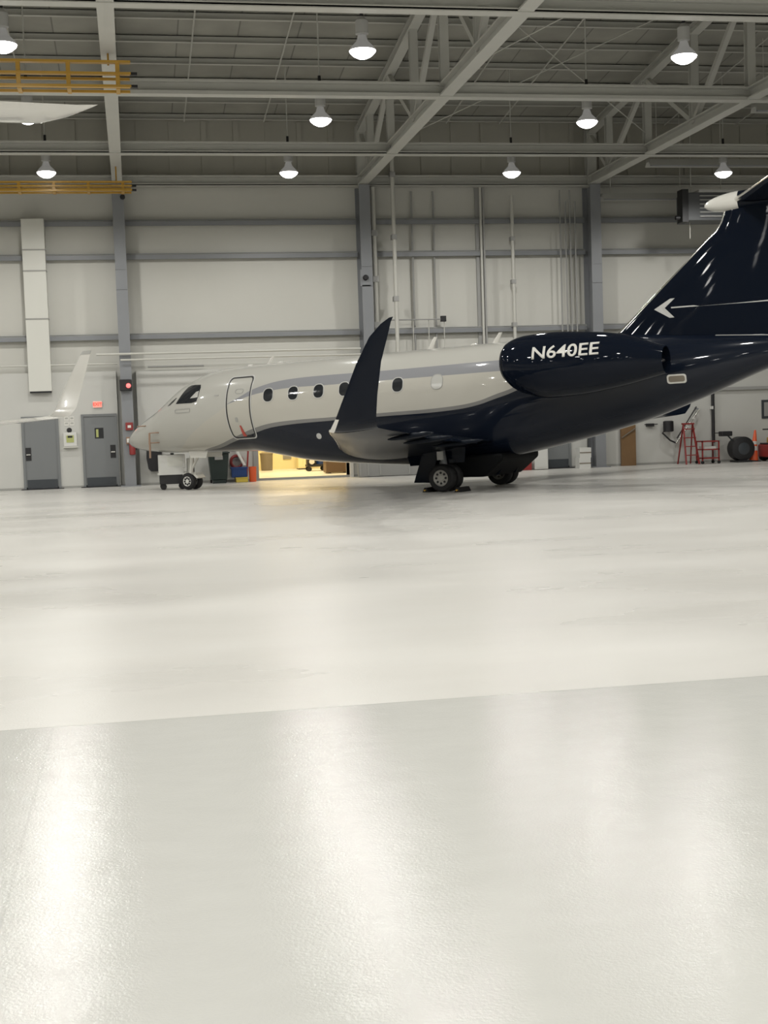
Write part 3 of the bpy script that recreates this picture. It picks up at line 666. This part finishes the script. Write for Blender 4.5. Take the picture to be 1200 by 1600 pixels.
for k in (1, -1):
    SS = [(V(15.35, k * .05, 5.90), V(17.5, k * .05, 5.90), .10, (0, 0, 1)), (V(17.35, k * 3.6, 5.95), V(18.45, k * 3.6, 5.95), .09, (0, 0, 1)), (V(17.65, k * 3.75, 5.95), V(18.5, k * 3.75, 5.95), .06, (0, 0, 1))]
    st = loft(SS, 'tailplane', 'navy', jet); loft(SS, 'leading_edge', 'alu', st, .07, .005)
def onfin(poly, name, m, off=.006):
    b = MB(); P = []
    for i in range(len(poly)):
        p, q = poly[i], poly[(i + 1) % len(poly)]; n = max(1, int(math.hypot(q[0] - p[0], q[1] - p[1]) / .12))
        P += [(p[0] + (q[0] - p[0]) * j / n, p[1] + (q[1] - p[1]) * j / n) for j in range(n)]
    A = [b.bm.verts.new(V(s, finside(s, z) + off, z)) for s, z in P]; B = [b.bm.verts.new(V(s, finside(s, z) - .01, z)) for s, z in P]
    b.bm.faces.new(A); n = len(P)
    for i in range(n): b.bm.faces.new((A[i], A[(i + 1) % n], B[(i + 1) % n], B[i]))
    return b.build(name, m, fin)
onfin([(13.50, 3.68), (13.88, 3.89), (13.99, 3.89), (13.75, 3.69), (13.97, 3.46), (13.86, 3.46)], 'tail_emblem', 'silver')
onfin([(13.90, 3.70), (16.9, 3.64), (16.9, 3.61), (13.90, 3.67)], 'tail_stripe', 'silver')
patch([(14.9, 2.985), (17.0, 2.82), (17.0, 2.80), (14.9, 2.965)], .01).build('fin_root_highlight', 'seam', jet)  # fin root line drawn pale, its highlight painted in
# landing gear
def wheel(c, r, w, parent, hubm, n=28):
    m = MB(); m.lathe([(-w / 2, r * .58), (-w / 2, r * .86), (-w * .36, r * .97), (-w * .15, r), (w * .15, r), (w * .36, r * .97), (w / 2, r * .86), (w / 2, r * .58)], tuple(c), 'y', n, False)
    t_ = m.build('tyre', 'rubber', parent, True)
    m = MB(); m.lathe([(-w * .46, .02), (-w * .47, r * .20), (-w * .40, r * .24), (-w * .40, r * .48), (-w * .48, r * .55), (-w * .46, r * .62), (w * .46, r * .62), (w * .48, r * .55), (w * .40, r * .24), (w * .46, .02)], tuple(c), 'y', n)
    h = m.build('hub', hubm, t_, True)
    for k in range(8):
        a = k * math.pi / 4
        for sd in (-1, 1): MB().lathe([(-.012, .028), (.012, .028)], (c[0] + r * .37 * math.cos(a), c[1] + sd * w * .41, c[2] + r * .37 * math.sin(a)), 'y', 8).build('hub_hole', 'black', h)
ZG = lambda s: -.028 * s
ng = MB().tube([V(.2, 0, 1.2), V(.06, 0, .26)], .06).tube([V(.5, 0, 1.1), V(.12, 0, .55)], .035).build('nose_gear_strut', 'plane_white', jet, True)
MB().tube([V(.08, .2, .24), V(.08, -.2, .24)], .04).build('axle', 'alu', ng)
for t in (.15, -.15): wheel(V(.1, t, .235), .235, .15, jet, 'hubwhite')
MB().box(-.02, .36, -.17, .17, .42, .47).prism([V(.02, .17, .45), V(.30, .17, .47), V(.45, .17, .33), V(.40, .17, .30), V(.27, .17, .42)], (0, .34, 0)).build('mudguard', 'plane_white', ng)
for t in (.33, -.33): MB().prism([V(.30, t, 1.06), V(.95, t, 1.06), V(.9, t * 1.1, .86), V(.38, t * 1.1, .88)], (0, .02, 0)).build('nose_gear_door', 'plane_white', jet)
for t, sm in ((1.42, 8.64), (-1.6, 8.80)):
    sg = 1 if t > 0 else -1; zc = ZG(sm) + .335
    g_ = MB().tube([V(sm - .15, t * .92, .95), V(sm, t, zc + .02)], .075).tube([V(sm - .6, t * .6, .8), V(sm - .05, t, .35)], .05).build('main_gear_strut', 'steel', jet, True)
    MB().tube([V(sm, t - .3, zc), V(sm, t + .3, zc)], .05).build('axle', 'steel', g_)
    MB().prism([V(sm - .55, t + sg * .06, .75), V(sm - .18, t + sg * .06, .75), V(sm - .30, t + sg * .10, -.02), V(sm - .82, t + sg * .10, .0)], (0, .025, 0)).build('leg_door', 'navy', g_)
    MB().prism([V(sm - 1.1, t - sg * .1, .80), V(sm + .5, t - sg * .1, .80), V(sm + .45, t - sg * .1, .44), V(sm - 1.0, t - sg * .1, .40)], (0, .03, 0)).build('bay_door', 'navy', jet)
    if sg > 0: MB().box(sm - .14, sm + .02, -(t + .16), -(t + .12), .52, .72).build('landing_light', 'silver', g_)
    for d in (.19, -.19): wheel(V(sm, t + d, zc), .335, .24, jet, 'wheel')
MB().prism([V(7.7, 1.15, .55), V(7.9, 1.15, .2), V(8.3, 1.15, .08), V(9.5, 1.15, .06), V(10.0, 1.15, .45), V(10.0, 1.15, .6)], (0, 2.3, 0)).build('gear_bay', 'trunk', jet, bevel=.05)
for t in (.45, -.45): MB().prism([V(7.8, t, .5), V(9.9, t, .52), V(9.6, t * 1.2, .08), V(8.0, t * 1.2, .04)], (0, .02, 0)).build('inner_gear_door', 'navy', jet)
# chocks
for k, ds in enumerate((-.42, .42)):
    w_ = jet.matrix_basis @ V(8.64 + ds, 1.42, 0)
    t = thing('wheel_chock', ['yellow chock in front of the near main wheel', 'yellow chock behind the near main wheel'][k], 'chock', (w_.x, w_.y, 0), (0, 0, math.radians(-39)), group='wheel chocks')
    MB().prism([(-.08, -.3, 0), (.08, -.3, 0), (.03, -.3, .11), (-.03, -.3, .11)], (0, .6, 0)).build('wedge', 'rubber', t); MB().tube([(0, -.36, .05), (0, .36, .05)], .02).build('rope', 'yellow', t)


# ------------------------------------------------------------------ the second, white jet (mostly outside the picture)
th = math.radians(60); A = Vector((math.cos(th), -math.sin(th), 0)); SB = Vector((math.sin(th), math.cos(th), 0))   # aft, starboard
tip = Vector((-1.35, 27.5, 0)); org = tip - SB * 8.45 - A * 10.9
wj = thing('white_jet', 'white jet at the left edge, only its upturned wingtip and high tailplane in view', 'airplane', org, (0, 0, -th))
b = MB(); R = []
for i in range(71):
    s = -1.99 + 21.2 * i / 70; sv = -1.995 + 19.98 * i / 70; p = [fpt(sv, 2 * math.pi * k / 40) for k in range(40)]
    R.append([V(s, .9 * q[0], .95 + .9 * (q[1] - .5)) for q in p])
b.rings(R).build('fuselage', 'plane_white', wj, True, angle=60)
for k in (1, -1):
    S = [(V(6.0, k * .5, 1.45), V(9.4, k * .5, 1.40), .12, (0, 0, 1)), (V(8.0, k * 4, 1.70), V(9.9, k * 4, 1.68), .11, (0, 0, 1)), (V(10.2, k * 8.2, 2.0), V(11.2, k * 8.2, 2.0), .08, (0, 0, 1))]
    loft(S, 'wing', 'plane_white', wj)
    S = [(V(10.2, k * 8.2, 2.0), V(11.2, k * 8.2, 2.0), .08, (0, 0, 1)), (V(10.32, k * 8.42, 2.04), V(11.22, k * 8.42, 2.04), .08, V(0, -k * .4, .9)), (V(10.38, k * 8.54, 2.2), V(11.26, k * 8.54, 2.2), .08, V(0, -k * .8, .6)),
         (V(10.72, k * 8.63, 2.7), V(11.42, k * 8.63, 2.7), .08, V(0, -k * .96, .2)), (V(11.16, k * 8.73, 3.23), V(11.56, k * 8.73, 3.23), .08, V(0, -k * .96, .2))]
    wl = loft(S, 'winglet', 'plane_white', wj)
    loft([S[4], (V(11.23, k * 8.745, 3.30), V(11.58, k * 8.745, 3.30), .07, V(0, -k * .96, .2))], 'winglet_cap', 'seam', wl, 1.0, .005)
    loft([(V(17.1, k * .0, 5.75), V(18.7, k * .0, 5.75), .10, (0, 0, 1)), (V(18.87, k * 4.15, 5.8), V(20.0, k * 4.15, 5.8), .09, (0, 0, 1)), (V(19.15, k * 4.3, 5.8), V(20.12, k * 4.33, 5.8), .06, (0, 0, 1)), (V(19.8, k * 4.36, 5.8), V(20.15, k * 4.37, 5.8), .05, (0, 0, 1))], 'tailplane', 'plane_white', wj)
    b = MB(); b.lathe([(11.6, .45), (11.7, .55), (12.4, .66), (13.6, .62), (14.6, .4)], tuple(V(0, k * 1.75, 2.55)), 'x', 32); b.build('engine_nacelle', 'plane_white', wj, True)
    MB().box(12.2, 13.8, k * -.8 - .4, k * -.8 + .4, 2.5, 2.65).build('pylon', 'plane_white', wj)
    MB().tube([V(9.4, k * 1.3, 1.3), V(9.4, k * 1.3, .35)], .08).build('main_gear_strut', 'steel', wj)
    MB().lathe([(-.12, .18), (-.12, .3), (-.06, .34), (.06, .34), (.12, .3), (.12, .18)], tuple(V(9.4, k * 1.3, .34)), 'y').build('main_wheel', 'rubber', wj, True)
loft([(V(14.0, 0, 2.9), V(18.6, 0, 2.9), .07, (0, 1, 0)), (V(17.0, 0, 5.72), V(18.9, 0, 5.72), .09, (0, 1, 0))], 'tail_fin', 'plane_white', wj)
MB().tube([V(.4, 0, 1.6), V(.3, 0, .25)], .06).build('nose_gear_strut', 'steel', wj)
MB().lathe([(-.08, .12), (-.08, .2), (.0, .24), (.08, .2), (.08, .12)], tuple(V(.3, 0, .24)), 'y').build('nose_wheel', 'rubber', wj, True)
# ------------------------------------------------------------------ side room beyond the doorway
RX0, RX1, RY1, RH = 1.2, 12.0, 51.6, 4.6
m = MB(); m.box(RX0, RX1, RY1, RY1 + .2, 0, RH); struct(m.build('wall_side_room_back', 'room'))
m = MB(); m.box(RX0 - .2, RX0, WY + .35, RY1, 0, RH); struct(m.build('wall_side_room_left', 'room'))
m = MB(); m.box(RX1, RX1 + .2, WY + .35, RY1, 0, RH); struct(m.build('wall_side_room_right', 'room'))
m = MB(); m.box(RX0, RX1, WY + .35, RY1, RH, RH + .2); struct(m.build('ceiling_side_room', 'room'))
m = MB(); m.box(DX0 - .16, DX0, LY - .06, WY + .4, 0, DZ + .1); struct(m.build('trim_doorway_left', 'grey'))
m = MB(); m.box(DX1, DX1 + .12, LY - .06, WY + .4, 0, DZ + .1); struct(m.build('trim_doorway_right', 'paper'))
m = MB(); m.box(DX0, DX1, LY - .06, WY + .4, DZ, DZ + .12); struct(m.build('trim_doorway_top', 'grey'))
MT['warm_lens'] = mat('warm_lamp_lens', (.9, .8, .6), .4, emit=(1, .70, .32), estr=6)
for k, y in enumerate((45.2, 48.8)):
    t = thing('ceiling_lamp', ['warm ceiling lamp inside the side room nearest the doorway', 'warm ceiling lamp at the back of the side room'][k], 'lamp', (5.6, y, RH))
    MB().box(-.7, .7, -.2, .2, -.10, 0).build('housing', 'white_plastic', t); MB().box(-.65, .65, -.16, .16, -.12, -.10).build('lens', 'warm_lens', t)
    l = bpy.data.lights.new('lamp_light', 'AREA'); l.shape = 'RECTANGLE'; l.size = 1.3; l.size_y = .4; l.energy = SIDE_ROOM_W; l.color = (1, .80, .48)
    lo = bpy.data.objects.new('lamp_light', l); COL.objects.link(lo); lo.parent = t; lo.location = (0, 0, -.14)
def bin_(name, label, cat, x, y, r, h, m, lid=None, n=24):
    t = thing(name, label, cat, (x, y, 0)); MB().lathe([(0, r * .86), (.02, r * .9), (h * .95, r), (h, r * 1.03), (h, r * .95), (.05, r * .85)], n=n, closed=False).build('body', m, t, True)
    if lid: MB().lathe([(h, r * 1.06), (h + .03, r * 1.06), (h + .07, r * .7), (h + .08, .02)], n=n).build('lid', lid, t, True)
    return t
bin_('waste_drum', 'taupe round drum in the yellow-lit room, left side of the doorway', 'drum', 4.86, 50.6, .24, .62, 'taupe', 'taupe')
t = thing('wall_grille', 'grey grille low on the yellow wall of the side room', 'grille', (5.75, RY1, .38)); MB().box(-.16, .16, -.04, 0, 0, .34).build('frame', 'grey', t)
for k in range(5): MB().box(-.13, .13, -.055, -.04, .04 + k * .06, .065 + k * .06).build('slat', 'seam', t)
t = thing('yellow_cupboard', 'pale yellow cupboard by the back wall of the side room', 'cupboard', (6.15, 50.6, 0)); MB().box(-.13, .22, -.3, .3, .04, 1.6).build('body', 'room', t); MB().box(-.11, .04, -.32, -.3, .08, 1.5).build('door', 'room', t); MB().box(.05, .20, -.32, -.3, .08, 1.5).build('door', 'room', t); MB().box(-.13, .22, -.28, .28, 0, .04).build('plinth', 'black', t)
t = thing('equipment_cart', 'black wheeled cart with a pale disc in the yellow-lit room', 'cart', (6.42, 48.3, 0)); MB().box(-.35, .35, -.3, .3, .16, .24).build('deck', 'black', t)
MB().box(-.33, -.02, -.25, .25, .24, .52).build('crate', 'black', t, bevel=.02); MB().lathe([(-.32, .02), (-.31, .09), (-.27, .10)], (-.18, 0, .34), 'y').build('disc', 'hubwhite', t, True)
MB().lathe([(.24, .17), (.42, .16), (.50, .06)], (.17, 0, 0)).build('canister', 'blue', t, True)
for sx in (-.27, .27):
    for sy in (-.27, .27): MB().lathe([(-.03, .05), (-.03, .08), (.03, .08), (.03, .05)], (sx, sy, .08), 'y', 16).build('wheel', 'rubber', t, True)
MB().tube([(.34, .2, .24), (.40, .2, .9), (.40, -.2, .9), (.34, -.2, .24)], .015).build('handle', 'chrome', t)
t = thing('brown_crate', 'dark brown crate on the floor at the right side of the doorway', 'crate', (6.78, 45.6, 0)); MB().box(-.42, .45, -.35, .35, .03, .42).build('body', 'card', t, bevel=.01); MB().box(-.44, .47, -.37, .37, .42, .46).build('lid', 'card', t)
for x in (-.3, .3): MB().box(x - .05, x + .05, -.34, .34, 0, .03).build('skid', 'black', t)
# things between the nose wheel and the doorway
t = thing('wheeled_bin', 'dark green wheeled bin with a lid under the jet, right of the nose wheel', 'bin', (2.48, LY - .6, 0))
m = MB(); m.rings([[(-.24, -.28, .1), (.24, -.28, .1), (.24, .2, .1), (-.24, .2, .1)], [(-.31, -.36, .9), (.31, -.36, .9), (.31, .3, .9), (-.31, .3, .9)]]); m.build('body', 'plastic_green', t, bevel=.02)
MB().box(-.34, .34, -.40, .34, .9, .95).build('lid', 'plastic_green', t, bevel=.02); MB().bar((-.3, .38, .88), (.3, .38, .88), .035).build('handle', 'plastic_green', t)
for x in (-.22, .22): MB().lathe([(-.03, .06), (-.03, .1), (.03, .1), (.03, .06)], (x, .2, .1), 'x', 18).build('wheel', 'rubber', t, True)
MB().box(-.2, .2, -.3, -.2, 0, .1).build('foot', 'plastic_green', t); MB().box(-.12, .12, -.40, -.355, .72, .84).build('sticker', 'grey', t)
t = thing('blue_crate', 'blue plastic crate on the floor beside the dark green bin', 'crate', (3.12, LY - .45, .15))
MB().box(-.25, .22, -.2, .2, 0, .30).build('body', 'blue', t, bevel=.015); MB().box(-.27, .24, -.22, .22, .26, .31).build('rim', 'blue', t)
t = thing('yellow_tray', 'flat yellow tray under the blue crate', 'tray', (3.14, LY - .45, 0)); MB().box(-.15, .22, -.28, .25, 0, .13).build('body', 'yellow_p', t, bevel=.02); MB().box(-.16, .23, -.29, .26, .12, .15).build('rim', 'yellow_p', t)
bin_('red_bucket', 'bright red round bucket left of the doorway', 'bucket', 3.52, LY - .55, .12, .46, 'orange')
t = thing('hose_reel', 'red hose coiled on the wall above the blue crate', 'hose', (3.08, LY, .62))
m = MB(); m.tube([(.19 * math.cos(a / 12 * math.pi) * (1 - .05 * (a // 24)), -.08 - .03 * (a // 24), .19 * math.sin(a / 12 * math.pi) * (1 - .05 * (a // 24))) for a in range(72)], .035, 8); m.build('coil', 'red', t, True)
MB().box(-.05, .05, -.14, 0, .1, .16).build('hook', 'steel', t)
t = thing('leaning_board', 'pale board leaning on the wall beside the red hose', 'board', (3.30, LY - .06, 0)); MB().bar((.0, -.30, .50), (-.3, -.02, 1.15), .12, .025).build('plank', 'white_plastic', t); MB().bar((.05, -.12, .0), (.16, -.05, 1.1), .05, .03).build('red_pole', 'red', t)
# ground cart under the nose
t = thing('ground_cart', 'low white boxy cart standing ahead of the nose wheel', 'cart', (.93, 38.35, 0))
MB().box(-.30, .40, -.30, .30, .45, .62).build('body', 'white_plastic', t, bevel=.015); MB().box(-.30, .44, -.30, .30, .60, .98).build('cabinet', 'white_plastic', t, bevel=.02)
MB().box(-.05, .36, -.315, -.30, .66, .92).build('side_panel', 'duct', t); MB().box(.05, .14, -.2, .2, .98, 1.02).build('grip', 'black', t)
MB().box(-.33, .72, -.33, .33, .42, .47).build('deck', 'white_plastic', t); MB().box(-.28, .36, -.28, .28, .16, .42).build('chassis', 'black', t)
for sx in (-.18, .34):
    for sy in (-.26, .26): MB().lathe([(-.03, .05), (-.03, .09), (.03, .09), (.03, .05)], (sx, sy * .8, .09), 'y', 18).build('wheel', 'rubber', t, True)
MB().box(.50, .62, -.2, .2, .47, .86).build('control_post', 'duct', t, bevel=.01); MB().box(.66, .70, -.1, .1, .47, .8).build('lever', 'black', t)
t = thing('hanging_bag', 'black equipment bag hung on the wall left of the white cart', 'bag', (.58, LY, .42))
m = MB(); m.rings([[(x * s_ * .22, -.16 - y * .11, z) for x, y in ((-1, -1), (0, -1.2), (1, -1), (1.1, 0), (1, 1), (0, 1.2), (-1, 1), (-1.1, 0))] for z, s_ in ((0, .5), (.08, .8), (.4, 1.0), (.66, .95), (.76, .6))]); m.build('sack', 'black', t, True)
MB().tube([(-.12, -.16, .74), (0, -.08, .95), (.12, -.16, .74)], .014).build('strap', 'black', t); MB().box(-.03, .03, -.09, 0, .92, .97).build('hook', 'steel', t)
# sliding door leaf right of the doorway
t = thing('sliding_door_leaf', 'grey panelled sliding door leaf under the jet belly, right of the doorway', 'door leaf', (8.1, LY - .62, 0))
MB().box(-1.32, 1.5, -.04, .04, .02, 3.1).build('leaf', 'grey', t)
for x in (-1.25, -1.0, -.62, .3, 1.2): MB().box(x - .02, x + .02, -.06, -.04, .05, 3.05).build('rib', 'girt', t)
# right end, under the tail
t = thing('white_post_box', 'white upright cabinet on the floor behind the main wheels', 'cabinet', (12.75, LY - .3, 0)); MB().box(-.22, .22, -.2, .2, .02, .95).build('body', 'white_plastic', t, bevel=.01); MB().box(-.19, .19, -.215, -.2, .08, .9).build('door', 'white_plastic', t)
t = thing('red_toolbox', 'small red toolbox on the floor left of the white upright cabinet', 'toolbox', (12.2, LY - .3, 0)); MB().box(-.24, .24, -.15, .15, 0, .22).build('body', 'red', t, bevel=.01); MB().box(-.24, .24, -.15, .15, .22, .28).build('lid', 'red', t); MB().tube([(-.1, 0, .28), (-.1, 0, .34), (.1, 0, .34), (.1, 0, .28)], .012).build('handle', 'black', t)
make_door(3, 13.02, 13.83, 2.13, 1, False)
for k, (x, h0, h1, l) in enumerate(((14.1, .02, .34, 'lower white carton under the tail, right of the grey door'), (14.12, .34, .66, 'upper white carton stacked under the tail, right of the grey door'))):
    t = thing('white_carton', l, 'carton', (x, LY - .6, h0 if k else 0)); MB().box(-.19, .19, -.2, .2, 0, .32 if k else .34).build('body', 'white_plastic', t); MB().box(-.19, .19, -.21, -.2, .15, .18).build('tape', 'taupe', t)
t = thing('plywood_sheet', 'tall brown wooden panel leaning on the wall under the tail', 'panel', (15.82, LY - .12, 0)); MB().box(-.25, .25, -.03, .06, 0, 1.35).build('board', 'brown', t); MB().bar((-.24, -.05, .92), (.24, -.05, 1.22), .06, .03).build('brace', 'taupe', t)
t = thing('standpipe', 'vertical dark standpipe on the wall under the tail with a grey foot', 'pipe', (18.78, LY - .12, 0)); MB().tube([(0, 0, .65), (0, 0, 2.35)], .055).build('upper_pipe', 'black', t, True); MB().tube([(0, 0, 0), (0, 0, .66)], .05).build('foot_pipe', 'grey', t, True); MB().box(-.08, -.02, -.08, .08, 1.75, 1.85).build('valve', 'white_plastic', t)
t = thing('step_ladder', 'red A-frame step ladder by the wall under the tail', 'ladder', (17.62, LY - .75, 0))
for sx in (-.22, .22):
    MB().bar((sx, -.35, 0), (sx * .7, 0, 1.3), .05, .04).build('rail', 'red', t); MB().bar((sx, .35, 0), (sx * .7, 0, 1.3), .04, .03).build('rail', 'red', t)
for k in range(4):
    z = .28 + k * .28; MB().box(-.2, .2, -.35 + .35 * z / 1.3 - .05, -.35 + .35 * z / 1.3 + .05, z, z + .03).build('tread', 'red', t)
MB().box(-.18, .18, -.1, .1, 1.28, 1.33).build('top_cap', 'red', t)
t = thing('red_trolley', 'low red framed trolley beside the step ladder', 'trolley', (18.2, LY - .95, 0))
for z in (.16, .44, .70): MB().box(-.3, .3, -.25, .25, z, z + .04).build('shelf', 'red', t)
for sx in (-.28, .28):
    for sy in (-.23, .23): MB().box(sx - .02, sx + .02, sy - .02, sy + .02, .1, .74).build('post', 'red', t); MB().lathe([(-.02, .03), (-.02, .05), (.02, .05), (.02, .03)], (sx, sy, .05), 'y', 14).build('caster', 'rubber', t, True)
MB().box(-.2, .2, -.2, .2, .48, .56).build('pale_box', 'white_plastic', t)
t = thing('shelf_bracket', 'small dark valve bracket on the wall above the brown panel', 'bracket', (16.6, LY, 1.30)); MB().box(-.12, .12, -.14, 0, -.05, .05).build('plate', 'black', t); MB().bar((-.2, -.1, .02), (.25, -.1, .02), .03).build('lever', 'black', t)
t = thing('floor_blower', 'black drum blower with an arm at the far right by the wall', 'blower', (19.42, LY - .8, 0))
MB().lathe([(-.24, .24), (-.20, .39), (.20, .39), (.24, .24)], (0, 0, .44), 'y', 32).build('drum', 'black', t, True); MB().lathe([(-.27, .05), (-.25, .16), (-.235, .22)], (0, 0, .44), 'y').build('hub', 'kick', t, True)
MB().box(-.25, .25, -.3, .3, 0, .06).build('base', 'black', t); MB().bar((-.2, 0, .62), (-.55, 0, .98), .04).build('arm', 'kick', t); MB().box(-.72, -.34, -.14, .14, .86, 1.02).build('motor', 'black', t, bevel=.03); MB().bar((-.95, 0, .97), (-.7, 0, .97), .03).build('grip', 'black', t)
t = thing('traffic_cone', 'tall orange traffic cone with white bands leaning at the far right', 'cone', (19.88, LY - .75, 0), (0, math.radians(4), 0))
MB().box(-.18, .18, -.18, .18, 0, .04).build('base', 'black', t); MB().lathe([(.04, .15), (1.0, .035), (1.03, .02)], n=28).build('cone_body', 'orange', t, True)
for a, b in ((.36, .50), (.56, .66)): MB().lathe([(a, .153 - a * .12 + .003), (b, .153 - b * .12 + .003), (b, .14 - b * .12), (a, .14 - a * .12)], n=28, closed=False).build('white_band', 'white_plastic', t, True)
t = thing('red_tug', 'red motor tug with yellow side at the right edge of the photo', 'tug', (20.72, LY - 1.0, 0))
MB().box(-.62, .7, -.4, .4, .14, .55).build('body', 'red', t, bevel=.04); MB().box(-.3, .7, -.42, .42, .5, .78).build('cowl', 'yellow', t, bevel=.04); MB().box(-.6, -.3, -.3, .3, .55, .60).build('seat', 'black', t, bevel=.02)
for sx in (-.4, .45):
    for sy in (-.4, .4): MB().lathe([(-.06, .1), (-.05, .17), (.05, .17), (.06, .1)], (sx, sy, .17), 'y', 22).build('wheel', 'rubber', t, True)
MB().tube([(-.2, 0, .6), (-.42, 0, 1.02)], .02).build('steering_column', 'black', t); MB().lathe([(0, .16), (.02, .17), (.04, .16)], (-.45, 0, 1.02)).build('steering_wheel', 'black', t, True)
t = thing('wall_poster', 'dark framed poster on the wall at the right edge', 'poster', (20.85, LY, 1.38)); MB().box(-.3, .3, -.03, 0, 0, .62).build('frame', 'kick', t); MB().box(-.22, .22, -.04, -.03, .08, .54).build('print', 'grey', t)
t = thing('hose_boom', 'dark drum with folded arm and twin rods on the wall under the tail', 'boom', (17.16, LY - .03, 1.25))
MB().lathe([(-.19, .12), (-.17, .17), (.15, .17), (.17, .12)], (0, -.22, 0), 'z', 20).build('drum', 'black', t, True); MB().box(-.05, .05, -.1, 0, -.08, .08).build('wall_plate', 'steel', t)
MB().tube([(-.15, -.22, -.17), (-.21, -.22, -.22), (.05, -.22, -.47), (.25, -.22, -.56)], .028).build('arm', 'black', t, True)
MB().tube([(1.07, -.22, .50), (.25, -.22, -.58)], .03).build('rod', 'alu', t, True); MB().tube([(1.02, -.14, .60), (.32, -.14, -.42)], .02).build('rod', 'black', t, True)
MB().tube([(1.04, -.2, .52), (1.04, 0, .56)], .03).build('wall_pivot', 'steel', t)
for u in (.25, .5, .75): MB().box(1.07 - .82 * u - .04, 1.07 - .82 * u + .04, -.26, -.12, .50 - 1.08 * u - .03, .50 - 1.08 * u + .03).build('joint', 'white_plastic', t)
